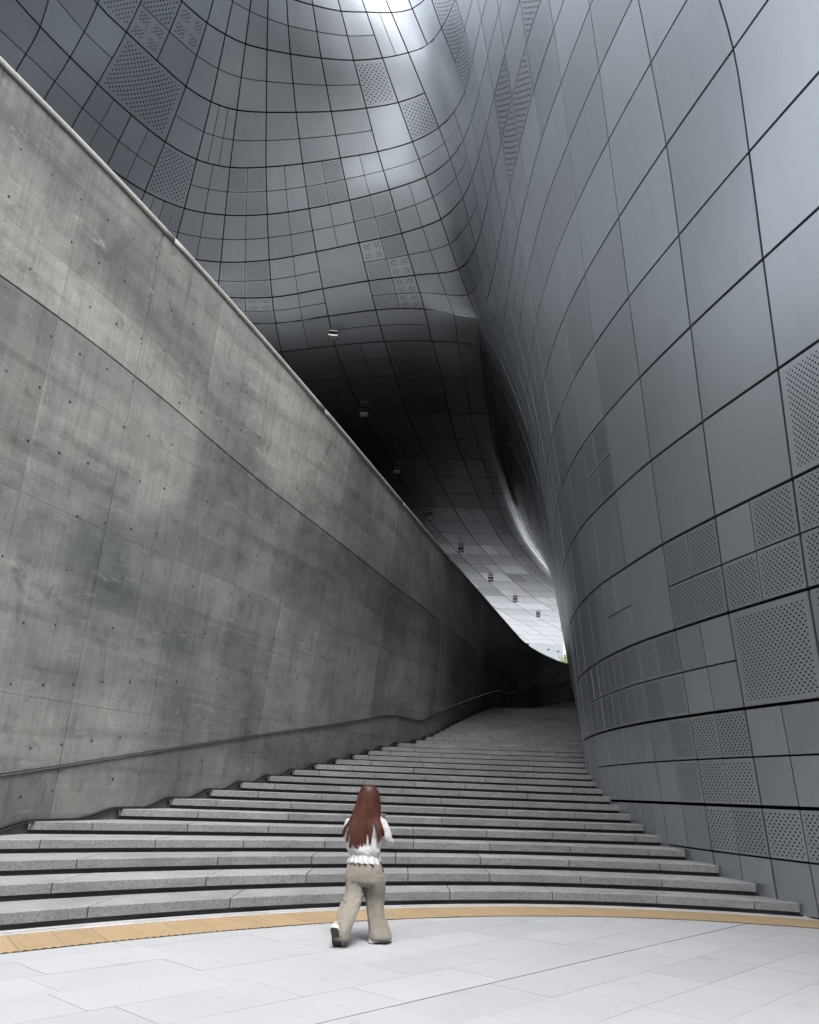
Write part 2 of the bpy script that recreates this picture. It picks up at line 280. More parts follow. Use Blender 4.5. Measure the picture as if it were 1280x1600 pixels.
B_XY=[[(28.071,91.82,0),(28.104,91.82,1.45),(28.143,91.82,2.95),(28.195,91.82,4.55),(28.264,91.82,6.25),(28.342,91.82,7.95),(28.434,91.82,9.6),(28.547,91.82,11.2),(28.684,91.82,12.75),(28.854,91.82,14.3),(29.037,91.82,15.75),(29.249,91.82,17.2),(29.487,91.82,18.25)],
[(27.471,89.3,0),(27.434,89.3,1.45),(27.401,89.3,2.95),(27.377,89.3,4.55),(27.367,89.3,6.25),(27.375,89.3,7.95),(27.404,89.3,9.6),(27.458,89.3,11.2),(27.536,89.3,12.75),(27.64,89.3,14.3),(27.753,89.3,15.75),(27.885,89.3,17.2),(28.03,89.3,18.25)],
[(26.868,86.78,0),(26.764,86.78,1.45),(26.661,86.78,2.95),(26.561,86.78,4.55),(26.474,86.78,6.25),(26.411,86.78,7.95),(26.378,86.78,9.6),(26.372,86.78,11.2),(26.389,86.78,12.75),(26.425,86.78,14.3),(26.47,86.78,15.75),(26.522,86.78,17.2),(26.579,86.779,18.25)],
[(26.258,84.26,0),(26.093,84.26,1.45),(25.924,84.26,2.95),(25.752,84.26,4.55),(25.587,84.26,6.25),(25.455,84.26,7.95),(25.361,84.26,9.6),(25.293,84.26,11.2),(25.246,84.26,12.75),(25.21,84.26,14.3),(25.184,84.26,15.75),(25.161,84.26,17.2),(25.133,84.259,18.25)],
[(25.634,81.74,0),(25.416,81.74,1.45),(25.191,81.74,2.95),(24.954,81.74,4.55),(24.716,81.74,6.25),(24.516,81.74,7.95),(24.36,81.74,9.6),(24.226,81.74,11.2),(24.108,81.74,12.75),(23.993,81.74,14.3),(23.894,81.74,15.75),(23.797,81.74,17.2),(23.693,81.739,18.25)],
[(24.989,79.22,0),(24.73,79.22,1.45),(24.46,79.22,2.95),(24.172,79.22,4.55),(23.871,79.22,6.25),(23.607,79.22,7.95),(23.383,79.22,9.6),(23.174,79.22,11.2),(22.977,79.22,12.75),(22.777,79.22,14.3),(22.598,79.22,15.75),(22.424,79.22,17.2),(22.251,79.219,18.25)],
[(24.316,76.7,0),(24.027,76.7,1.45),(23.726,76.7,2.95),(23.402,76.7,4.55),(23.06,76.7,6.25),(22.732,76.7,7.95),(22.428,76.7,9.6),(22.137,76.7,11.2),(21.855,76.7,12.75),(21.563,76.7,14.3),(21.296,76.7,15.75),(21.032,76.7,17.2),(20.774,76.699,18.25)],
[(23.608,74.18,0),(23.299,74.18,1.45),(22.979,74.18,2.95),(22.632,74.18,4.55),(22.256,74.18,6.25),(21.871,74.18,7.95),(21.488,74.18,9.6),(21.11,74.18,11.2),(20.742,74.18,12.75),(20.355,74.18,14.3),(19.992,74.18,15.75),(19.619,74.18,17.2),(19.242,74.178,18.25)],
[(22.86,71.66,0),(22.539,71.66,1.45),(22.205,71.66,2.95),(21.843,71.66,4.55),(21.441,71.66,6.25),(21.004,71.66,7.95),(20.546,71.66,9.6),(20.086,71.66,11.2),(19.635,71.66,12.75),(19.155,71.66,14.3),(18.694,71.66,15.75),(18.195,71.66,17.2),(17.66,71.658,18.25)],
[(22.068,69.14,0),(21.737,69.14,1.45),(21.393,69.14,2.95),(21.017,69.14,4.55),(20.596,69.14,6.25),(20.113,69.14,7.95),(19.589,69.14,9.6),(19.058,69.14,11.2),(18.532,69.14,12.75),(17.966,69.14,14.3),(17.41,69.14,15.75),(16.789,69.139,17.2),(16.091,69.137,18.25)],
[(21.228,66.62,0),(20.888,66.62,1.45),(20.533,66.62,2.95),(20.14,66.62,4.55),(19.69,66.62,6.25),(19.172,66.62,7.95),(18.603,66.62,9.6),(18.017,66.62,11.2),(17.43,66.62,12.75),(16.789,66.62,14.3),(16.15,66.62,15.75),(15.432,66.619,17.2),(14.638,66.616,18.25)],
[(20.337,64.1,0),(19.989,64.1,1.45),(19.621,64.1,2.95),(19.208,64.1,4.55),(18.726,64.1,6.25),(18.18,64.1,7.95),(17.587,64.1,9.6),(16.964,64.1,11.2),(16.33,64.1,12.75),(15.629,64.1,14.3),(14.928,64.1,15.75),(14.139,64.099,17.2),(13.268,64.096,18.25)],
[(19.394,61.58,0),(19.037,61.58,1.45),(18.657,61.58,2.95),(18.227,61.58,4.55),(17.723,61.58,6.25),(17.158,61.58,7.95),(16.547,61.58,9.6),(15.901,61.58,11.2),(15.236,61.58,12.75),(14.495,61.58,14.3),(13.752,61.58,15.75),(12.918,61.579,17.2),(11.996,61.576,18.25)],
[(18.402,59.06,0),(18.035,59.06,1.45),(17.646,59.06,2.95),(17.205,59.06,4.55),(16.691,59.06,6.25),(16.116,59.06,7.95),(15.493,59.06,9.6),(14.835,59.06,11.2),(14.154,59.06,12.75),(13.393,59.06,14.3),(12.63,59.06,15.75),(11.774,59.059,17.2),(10.833,59.057,18.25)],
[(17.367,56.54,0),(16.99,56.54,1.45),(16.592,56.54,2.95),(16.147,56.54,4.55),(15.632,56.54,6.25),(15.056,56.54,7.95),(14.432,56.54,9.6),(13.774,56.54,11.2),(13.092,56.54,12.75),(12.331,56.54,14.3),(11.566,56.54,15.75),(10.71,56.539,17.2),(9.775,56.537,18.25)],
[(16.302,54.02,0),(15.911,54.02,1.45),(15.505,54.02,2.95),(15.059,54.02,4.55),(14.553,54.02,6.25),(13.986,54.02,7.95),(13.373,54.02,9.6),(12.728,54.02,11.2),(12.063,54.02,12.75),(11.318,54.02,14.3),(10.567,54.02,15.75),(9.723,54.019,17.2),(8.796,54.016,18.25)],
[(15.222,51.5,0),(14.813,51.5,1.45),(14.393,51.5,2.95),(13.946,51.5,4.55),(13.458,51.5,6.25),(12.913,51.5,7.95),(12.323,51.5,9.6),(11.709,51.5,11.2),(11.075,51.5,12.75),(10.361,51.5,14.3),(9.636,51.5,15.75),(8.815,51.499,17.2),(7.904,51.495,18.25)],
[(14.143,48.98,0),(13.714,48.98,1.45),(13.275,48.98,2.95),(12.818,48.98,4.55),(12.342,48.98,6.25),(11.834,48.98,7.95),(11.294,48.98,9.6),(10.731,48.98,11.2),(10.142,48.98,12.75),(9.468,48.981,14.3),(8.777,48.981,15.75),(7.989,48.979,17.2),(7.112,48.973,18.25)],
[(13.08,46.46,0),(12.633,46.46,1.45),(12.174,46.46,2.95),(11.699,46.46,4.55),(11.22,46.46,6.25),(10.768,46.46,7.95),(10.304,46.46,9.6),(9.808,46.46,11.2),(9.273,46.461,12.75),(8.645,46.461,14.3),(7.991,46.461,15.75),(7.242,46.459,17.2),(6.411,46.451,18.25)],
[(12.045,43.94,0),(11.587,43.94,1.45),(11.118,43.94,2.95),(10.63,43.94,4.55),(10.153,43.94,6.25),(9.768,43.941,7.95),(9.38,43.941,9.6),(8.953,43.941,11.2),(8.475,43.941,12.75),(7.897,43.941,14.3),(7.28,43.942,15.75),(6.566,43.94,17.2),(5.781,43.93,18.25)],
[(11.05,41.42,0),(10.595,41.42,1.45),(10.13,41.42,2.95),(9.66,41.42,4.55),(9.227,41.42,6.25),(8.874,41.42,7.95),(8.54,41.42,9.6),(8.174,41.42,11.2),(7.753,41.42,12.75),(7.226,41.419,14.3),(6.644,41.42,15.75),(5.951,41.42,17.2),(5.183,41.412,18.25)],
[(10.102,38.9,0),(9.669,38.9,1.45),(9.229,38.899,2.95),(8.791,38.899,4.55),(8.403,38.898,6.25),(8.088,38.898,7.95),(7.794,38.897,9.6),(7.476,38.897,11.2),(7.105,38.896,12.75),(6.629,38.893,14.3),(6.082,38.89,15.75),(5.396,38.892,17.2),(4.592,38.895,18.25)],
[(9.208,36.38,0),(8.815,36.378,1.45),(8.42,36.377,2.95),(8.032,36.375,4.55),(7.689,36.373,6.25),(7.404,36.371,7.95),(7.138,36.37,9.6),(6.854,36.369,11.2),(6.524,36.367,12.75),(6.094,36.363,14.3),(5.584,36.354,15.75),(4.91,36.341,17.2),(4.068,36.341,18.25)],
[(8.368,33.861,0),(8.033,33.857,1.45),(7.696,33.853,2.95),(7.368,33.85,4.55),(7.069,33.846,6.25),(6.806,33.843,7.95),(6.559,33.841,9.6),(6.299,33.839,11.2),(6,33.839,12.75),(5.607,33.841,14.3),(5.132,33.831,15.75),(4.48,33.767,17.2),(3.58,33.637,18.3)],
[(7.58,31.34,0),(7.314,31.339,1.45),(7.043,31.336,2.95),(6.773,31.334,4.55),(6.514,31.332,6.25),(6.273,31.33,7.95),(6.042,31.33,9.6),(5.799,31.332,11.2),(5.521,31.342,12.75),(5.153,31.365,14.3),(4.698,31.377,15.75),(4.047,31.259,17.2),(3.071,30.754,18.44)],
[(6.836,28.818,0),(6.646,28.832,1.45),(6.446,28.845,2.95),(6.229,28.858,4.55),(6.005,28.869,6.25),(5.786,28.879,7.95),(5.57,28.891,9.6),(5.34,28.912,11.2),(5.074,28.951,12.75),(4.72,29.019,14.3),(4.275,29.086,15.75),(3.646,29.034,17.2),(2.657,28.629,18.83)],
[(6.153,26.39,0),(6.036,26.447,1.45),(5.906,26.504,2.95),(5.734,26.559,4.55),(5.542,26.609,6.25),(5.348,26.651,7.95),(5.147,26.693,9.6),(4.927,26.75,11.2),(4.667,26.84,12.75),(4.327,26.984,14.355),(3.905,27.149,15.888),(3.304,27.242,17.502),(2.417,26.973,19.178)],
[(5.753,24.882,0),(5.67,24.981,1.45),(5.571,25.084,2.95),(5.433,25.185,4.55),(5.269,25.278,6.25),(5.094,25.354,7.95),(4.904,25.418,9.6),(4.689,25.488,11.2),(4.429,25.588,12.75),(4.093,25.738,14.33),(3.686,25.899,15.825),(3.16,25.915,17.365),(2.563,25.374,18.915)],
[(5.367,23.27,0),(5.298,23.432,1.45),(5.224,23.602,2.95),(5.124,23.776,4.55),(4.998,23.937,6.25),(4.848,24.063,7.95),(4.67,24.144,9.6),(4.457,24.197,11.2),(4.199,24.249,12.75),(3.874,24.308,14.315),(3.504,24.341,15.788),(3.077,24.258,17.282),(2.624,23.866,18.758)],
[(5.124,22.062,0),(5.051,22.276,1.45),(4.987,22.502,2.95),(4.918,22.732,4.55),(4.82,22.952,6.25),(4.688,23.122,7.955),(4.514,23.2,9.62),(4.298,23.207,11.24),(4.048,23.19,12.825),(3.741,23.153,14.42),(3.406,23.066,15.917),(3.039,22.891,17.418),(2.651,22.53,18.872)],
[(4.961,20.862,0),(4.897,21.122,1.45),(4.834,21.396,2.95),(4.77,21.672,4.55),(4.683,21.931,6.25),(4.562,22.138,7.962),(4.385,22.196,9.65),(4.159,22.136,11.3),(3.912,22.038,12.938),(3.638,21.963,14.588),(3.344,21.849,16.138),(3.03,21.657,17.675),(2.702,21.371,19.15)],
[(4.865,19.573,0),(4.807,19.865,1.45),(4.745,20.174,2.95),(4.677,20.481,4.55),(4.584,20.738,6.25),(4.448,20.886,7.975),(4.263,20.944,9.7),(4.053,20.885,11.4),(3.83,20.82,13.125),(3.587,20.771,14.875),(3.336,20.671,16.525),(3.071,20.551,18.15),(2.798,20.358,19.7)],
[(4.844,18.299,0),(4.783,18.597,1.45),(4.718,18.912,2.95),(4.646,19.227,4.55),(4.55,19.487,6.25),(4.395,19.567,7.988),(4.216,19.604,9.75),(4.031,19.565,11.5),(3.824,19.515,13.312),(3.612,19.509,15.162),(3.389,19.397,16.912),(3.177,19.312,18.625),(2.943,19.168,20.25)],
[(4.901,17.037,0),(4.837,17.319,1.45),(4.765,17.609,2.95),(4.684,17.888,4.55),(4.589,18.124,6.25),(4.451,18.192,8),(4.263,18.121,9.8),(4.082,18.097,11.6),(3.902,18.079,13.5),(3.717,18.033,15.45),(3.523,17.915,17.3),(3.333,17.778,19.1),(3.134,17.65,20.8)],
[(5.042,15.684,0),(4.988,15.939,1.45),(4.915,16.188,2.95),(4.824,16.398,4.55),(4.758,16.648,6.25),(4.611,16.642,8),(4.416,16.518,9.8),(4.221,16.373,11.6),(4.047,16.256,13.5),(3.873,16.122,15.45),(3.707,15.951,17.3),(3.531,15.79,19.1),(3.353,15.66,20.8)],
[(5.296,14.229,0),(5.257,14.45,1.45),(5.202,14.678,2.95),(5.119,14.881,4.55),(5.012,14.918,6.25),(4.87,14.82,8),(4.699,14.637,9.8),(4.505,14.405,11.6),(4.335,14.211,13.5),(4.152,14.012,15.45),(3.973,13.808,17.3),(3.798,13.68,19.1),(3.618,13.618,20.8)],
[(5.652,12.864,0),(5.622,13.032,1.45),(5.578,13.191,2.95),(5.507,13.274,4.55),(5.401,13.197,6.25),(5.259,12.989,8),(5.084,12.695,9.8),(4.9,12.378,11.6),(4.714,12.12,13.5),(4.499,11.976,15.45),(4.287,11.871,17.3),(4.087,11.786,19.1),(3.9,11.724,20.8)],
[(6.188,11.377,0),(6.133,11.464,1.45),(6.076,11.525,2.95),(6.003,11.501,4.55),(5.899,11.331,6.25),(5.75,11.035,8),(5.556,10.669,9.8),(5.358,10.28,11.6),(5.169,9.982,13.5),(4.901,9.955,15.45),(4.649,9.942,17.3),(4.42,9.892,19.1),(4.22,9.798,20.8)],
[(6.983,9.353,0),(6.895,9.325,1.45),(6.801,9.264,2.95),(6.692,9.13,4.55),(6.554,8.895,6.25),(6.379,8.576,8),(6.169,8.214,9.8),(5.946,7.878,11.6),(5.698,7.639,13.5),(5.41,7.566,15.45),(5.129,7.561,17.3),(4.865,7.543,19.1),(4.632,7.482,20.8)],
[(8.075,6.681,0),(7.93,6.511,1.45),(7.776,6.318,2.95),(7.605,6.081,4.55),(7.41,5.797,6.25),(7.191,5.486,8),(6.946,5.18,9.8),(6.681,4.926,11.6),(6.38,4.736,13.5),(6.055,4.642,15.45),(5.737,4.63,17.3),(5.429,4.657,19.1),(5.142,4.711,20.8)],
[(9.205,3.981,0),(8.988,3.684,1.45),(8.765,3.379,2.95),(8.528,3.063,4.55),(8.273,2.748,6.25),(8.003,2.46,8),(7.713,2.213,9.8),(7.405,2.024,11.6),(7.061,1.868,13.5),(6.693,1.787,15.45),(6.333,1.8,17.3),(5.978,1.889,19.1),(5.65,1.993,20.8)],
[(10.746,0.331,0),(10.424,-0.127,1.45),(10.103,-0.572,2.95),(9.774,-0.981,4.55),(9.437,-1.327,6.25),(9.095,-1.583,8),(8.741,-1.756,9.8),(8.376,-1.872,11.6),(7.977,-1.985,13.5),(7.552,-2.037,15.45),(7.132,-1.973,17.3),(6.705,-1.755,19.1),(6.285,-1.381,20.8)]]
C_XY=[[(2.417,26.973,19.178),(2.657,28.629,18.83),(3.071,30.754,18.44),(3.58,33.637,18.3),(4.068,36.341,18.25),(4.592,38.895,18.25),(5.183,41.412,18.25),(5.781,43.93,18.25),(6.411,46.451,18.25),(7.112,48.973,18.25),(7.904,51.495,18.25),(8.796,54.016,18.25),(9.775,56.537,18.25),(10.833,59.057,18.25),(11.996,61.576,18.25),(13.268,64.096,18.25),(14.638,66.616,18.25),(16.091,69.137,18.25),(17.66,71.658,18.25),(19.242,74.178,18.25),(20.774,76.699,18.25),(22.251,79.219,18.25),(23.693,81.739,18.25),(25.133,84.259,18.25),(26.579,86.779,18.25),(28.03,89.3,18.25),(29.487,91.82,18.25)],
[(0.288,27.02,19.545),(0.656,28.413,18.95),(1.157,30.516,18.5),(1.695,33.683,18.3),(2.198,36.383,18.25),(2.755,38.91,18.25),(3.356,41.42,18.25),(3.965,43.938,18.25),(4.586,46.458,18.25),(5.292,48.979,18.25),(6.076,51.499,18.25),(6.932,54.019,18.25),(7.861,56.539,18.25),(8.838,59.059,18.25),(9.911,61.579,18.25),(11.096,64.099,18.25),(12.388,66.619,18.25),(13.612,69.139,18.25),(15.183,71.659,18.25),(16.688,74.179,18.25),(18.097,76.7,18.25),(19.52,79.22,18.25),(20.96,81.74,18.25),(22.355,84.26,18.25),(23.737,86.78,18.25),(25.162,89.3,18.25),(26.613,91.82,18.25)],
[(-1.658,27.37,19.65),(-1.302,28.572,18.95),(-0.823,30.601,18.5),(-0.276,33.729,18.3),(0.262,36.411,18.25),(0.845,38.927,18.25),(1.447,41.434,18.25),(2.089,43.949,18.25),(2.735,46.467,18.25),(3.407,48.986,18.25),(4.147,51.504,18.25),(5.006,54.023,18.25),(5.898,56.543,18.25),(6.848,59.062,18.25),(7.849,61.582,18.25),(8.934,64.101,18.25),(10.091,66.621,18.25),(11.291,69.141,18.25),(12.658,71.661,18.25),(14.063,74.18,18.25),(15.376,76.7,18.25),(16.773,79.22,18.25),(18.251,81.74,18.25),(19.589,84.26,18.25),(20.894,86.781,18.25),(22.3,89.3,18.25),(23.73,91.82,18.25)],
[(-3.614,27.946,19.65),(-3.375,29.045,18.95),(-2.989,31.006,18.5),(-2.428,33.841,18.3),(-1.837,36.455,18.25),(-1.282,38.966,18.25),(-0.756,41.468,18.25),(-0.089,43.976,18.25),(0.586,46.488,18.25),(1.264,49.002,18.25),(2.079,51.517,18.25),(2.939,54.033,18.25),(3.798,56.55,18.25),(4.729,59.068,18.25),(5.689,61.586,18.25),(6.659,64.105,18.25),(7.724,66.624,18.25),(8.811,69.143,18.25),(9.927,71.662,18.25),(11.256,74.182,18.25),(12.598,76.701,18.25),(14.016,79.221,18.25),(15.561,81.741,18.25),(16.838,84.261,18.25),(18.069,86.781,18.25),(19.455,89.301,18.25),(20.82,91.821,18.25)],
[(-5.866,28.62,19.65),(-5.696,29.708,18.95),(-5.395,31.625,18.5),(-4.77,34.061,18.3),(-4.156,36.576,18.25),(-3.618,39.069,18.25),(-3.112,41.554,18.25),(-2.468,44.044,18.25),(-1.784,46.541,18.25),(-1.073,49.043,18.25),(-0.232,51.549,18.25),(0.627,54.058,18.25),(1.477,56.57,18.25),(2.399,59.083,18.25),(3.324,61.598,18.25),(4.242,64.114,18.25),(5.236,66.631,18.25),(6.253,69.149,18.25),(7.312,71.667,18.25),(8.543,74.185,18.25),(9.887,76.704,18.25),(11.316,79.223,18.25),(12.789,81.742,18.25),(14.101,84.262,18.25),(15.346,86.782,18.25),(16.62,89.301,18.25),(17.861,91.821,18.25)],
[(-8.257,28.751,19.65),(-8.033,30.189,18.95),(-7.711,32.054,18.5),(-7.196,34.283,18.3),(-6.695,36.701,18.25),(-6.192,39.164,18.25),(-5.659,41.632,18.25),(-5.087,44.106,18.25),(-4.398,46.589,18.25),(-3.608,49.081,18.25),(-2.808,51.578,18.25),(-1.947,54.081,18.25),(-1.044,56.588,18.25),(-0.18,59.097,18.25),(0.724,61.609,18.25),(1.668,64.122,18.25),(2.571,66.637,18.25),(3.557,69.154,18.25),(4.653,71.671,18.25),(5.786,74.188,18.25),(7.103,76.706,18.25),(8.556,79.225,18.25),(9.922,81.744,18.25),(11.265,84.263,18.25),(12.581,86.782,18.25),(13.729,89.302,18.25),(14.835,91.821,18.25)],
[(-10.535,28.583,19.65),(-10.42,30.314,18.95),(-10.2,32.261,18.5),(-9.789,34.451,18.3),(-9.502,36.817,18.25),(-9.068,39.248,18.25),(-8.472,41.697,18.25),(-8.009,44.157,18.25),(-7.313,46.629,18.25),(-6.405,49.112,18.25),(-5.697,51.603,18.25),(-4.831,54.1,18.25),(-3.823,56.602,18.25),(-3.064,59.108,18.25),(-2.171,61.618,18.25),(-1.14,64.129,18.25),(-0.35,66.643,18.25),(0.626,69.158,18.25),(1.816,71.674,18.25),(2.834,74.191,18.25),(4.117,76.708,18.25),(5.623,79.227,18.25),(6.861,81.745,18.25),(8.219,84.264,18.25),(9.652,86.783,18.25),(10.689,89.302,18.25),(11.734,91.822,18.25)],
[(-12.537,28.118,19.65),(-12.91,30.089,18.95),(-12.971,32.269,18.5),(-12.846,34.567,18.3),(-12.636,36.93,18.25),(-12.29,39.331,18.25),(-11.821,41.755,18.25),(-11.272,44.202,18.25),(-10.566,46.664,18.25),(-9.737,49.139,18.25),(-8.928,51.624,18.25),(-8.056,54.116,18.25),(-7.136,56.615,18.25),(-6.287,59.118,18.25),(-5.398,61.626,18.25),(-4.462,64.135,18.25),(-3.579,66.648,18.25),(-2.603,69.162,18.25),(-1.509,71.677,18.25),(-0.404,74.193,18.25),(0.846,76.71,18.25),(2.215,79.228,18.25),(3.527,81.746,18.25),(4.889,84.265,18.25),(6.254,86.784,18.25),(7.435,89.303,18.25),(8.562,91.822,18.25)],
[(-15.064,26.914,19.65),(-15.589,29.552,18.95),(-15.941,32.151,18.5),(-16.102,34.653,18.3),(-16.028,37.044,18.25),(-15.779,39.417,18.25),(-15.397,41.814,18.25),(-14.798,44.244,18.25),(-14.08,46.697,18.25),(-13.29,49.165,18.25),(-12.419,51.644,18.25),(-11.541,54.132,18.25),(-10.671,56.627,18.25),(-9.769,59.128,18.25),(-8.88,61.633,18.25),(-7.996,64.141,18.25),(-7.054,66.652,18.25),(-6.073,69.165,18.25),(-5.034,71.679,18.25),(-3.882,74.195,18.25),(-2.659,76.712,18.25),(-1.381,79.229,18.25),(-0.034,81.747,18.25),(1.328,84.266,18.25),(2.678,86.784,18.25),(4.017,89.303,18.25),(5.321,91.823,18.25)],
[(-17.61,25.375,19.65),(-18.361,28.855,18.95),(-19.037,31.957,18.5),(-19.488,34.722,18.3),(-19.578,37.16,18.25),(-19.423,39.507,18.25),(-19.094,41.873,18.25),(-18.476,44.287,18.25),(-17.747,46.73,18.25),(-16.962,49.191,18.25),(-16.062,51.664,18.25),(-15.178,54.148,18.25),(-14.326,56.64,18.25),(-13.402,59.138,18.25),(-12.512,61.64,18.25),(-11.644,64.147,18.25),(-10.673,66.657,18.25),(-9.687,69.169,18.25),(-8.671,71.682,18.25),(-7.506,74.197,18.25),(-6.304,76.713,18.25),(-5.076,79.23,18.25),(-3.733,81.748,18.25),(-2.371,84.266,18.25),(-0.99,86.785,18.25),(0.509,89.304,18.25),(2.031,91.823,18.25)],
[(-19.84,24.248,19.65),(-21.125,28.157,18.95),(-22.201,31.718,18.5),(-22.97,34.778,18.3),(-23.198,37.276,18.25),(-23.126,39.599,18.25),(-22.855,41.934,18.25),(-22.213,44.33,18.25),(-21.473,46.762,18.25),(-20.701,49.216,18.25),(-19.763,51.684,18.25),(-18.875,54.164,18.25),(-18.048,56.652,18.25),(-17.094,59.147,18.25),(-16.202,61.648,18.25),(-15.358,64.153,18.25),(-14.349,66.661,18.25),(-13.359,69.172,18.25),(-12.375,71.685,18.25),(-11.188,74.199,18.25),(-10.004,76.715,18.25),(-8.831,79.232,18.25),(-7.486,81.749,18.25),(-6.124,84.267,18.25),(-4.714,86.786,18.25),(-3.035,89.304,18.25),(-1.282,91.823,18.25)]]

A_P, B_P, C_P = np.array(A_XY), np.array(B_XY), np.array(C_XY)
def ext(P):
    nu, nv, _ = P.shape; E = np.zeros((nu + 2, nv + 2, 3)); E[1:-1, 1:-1] = P
    E[1:-1, 0] = 2 * P[:, 0] - P[:, 1]; E[1:-1, -1] = 2 * P[:, -1] - P[:, -2]
    E[0] = 2 * E[1] - E[2]; E[-1] = 2 * E[-2] - E[-3]
    return E
EA, EB, EC = ext(A_P), ext(B_P), ext(C_P)
for i, c in enumerate(ACOL):
    if c in BC: EA[i + 1, 0] = B_P[BC.index(c), 11]
    elif c in CC: EA[i + 1, 0] = C_P[CC.index(c), 1]
for i, c in enumerate(BC):
    if c in ACOL: EB[i + 1, -1] = A_P[ACOL.index(c), 1]
    else: EB[i + 1, -1] = C_P[1, int(c)]
for i, c in enumerate(CC): EC[i + 1, 0] = A_P[ACOL.index(c), 1]
NSOF = C_P.shape[1] - 1
for s in range(NSOF + 1):
    EC[0, s + 1] = B_P[BC.index(str(s)) if s > 0 else BC.index('G2'), 11]
def cr(p0, p1, p2, p3, t):
    return 0.5 * (2 * p1 + (p2 - p0) * t + (2 * p0 - 5 * p1 + 4 * p2 - p3) * t * t + (3 * p1 - p0 - 3 * p2 + p3) * t ** 3)
def ev(E, u, v):
    nu, nv = E.shape[0] - 2, E.shape[1] - 2
    i = min(max(int(math.floor(u)), 0), nu - 2); j = min(max(int(math.floor(v)), 0), nv - 2); a = u - i; b = v - j
    q = [cr(E[i + m, j], E[i + m, j + 1], E[i + m, j + 2], E[i + m, j + 3], b) for m in range(4)]
    return cr(q[0], q[1], q[2], q[3], a)
def evn(E, u, v, sgn):
    h = 0.02; du = ev(E, u + h, v) - ev(E, u - h, v); dv = ev(E, u, v + h) - ev(E, u, v - h)
    n = np.cross(du, dv); L = np.linalg.norm(n)
    return sgn * n / (L if L > 1e-9 else 1)
CAMP = np.array((0, 0, EYE))
def orient(E, u, v):
    n = evn(E, u, v, 1.0); return 1.0 if np.dot(n, CAMP - ev(E, u, v)) > 0 else -1.0
SGN = {'A': orient(EA, ACOL.index('G4') + .5, 4.5), 'B': orient(EB, BC.index('c') + .5, 4.5), 'C': orient(EC, 1.5, 2.5)}
GR = {'A': EA, 'B': EB, 'C': EC}
building = empty('metal_clad_building', (6.0, 14.0, 0.0)); bloc = np.array(building.location)
tag(building, 'huge curved grey metal-panel building overhanging the stairs, with soffit and right-hand wall', 'building')
def project(p):
    d = Vector(p) - Vector((0, 0, EYE)); w = d.dot(fwd)
    if w < 0.3: return None
    return 640 + 1240 * d.dot(rt) / w, 800 - 1240 * d.dot(upv) / w
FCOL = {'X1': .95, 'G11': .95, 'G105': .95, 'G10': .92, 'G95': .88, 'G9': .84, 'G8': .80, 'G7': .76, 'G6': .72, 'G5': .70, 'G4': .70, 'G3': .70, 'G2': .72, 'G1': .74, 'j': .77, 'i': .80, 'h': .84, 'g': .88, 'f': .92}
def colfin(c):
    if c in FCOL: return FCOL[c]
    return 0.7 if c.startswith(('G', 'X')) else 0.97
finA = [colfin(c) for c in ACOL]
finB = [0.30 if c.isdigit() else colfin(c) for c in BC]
def finish_shade(g, u, v):
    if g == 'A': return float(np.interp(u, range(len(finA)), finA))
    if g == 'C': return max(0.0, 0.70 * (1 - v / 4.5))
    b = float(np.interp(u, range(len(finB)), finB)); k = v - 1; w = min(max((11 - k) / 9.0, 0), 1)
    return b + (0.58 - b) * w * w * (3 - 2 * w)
panels = []           # (area, geometry, material key)
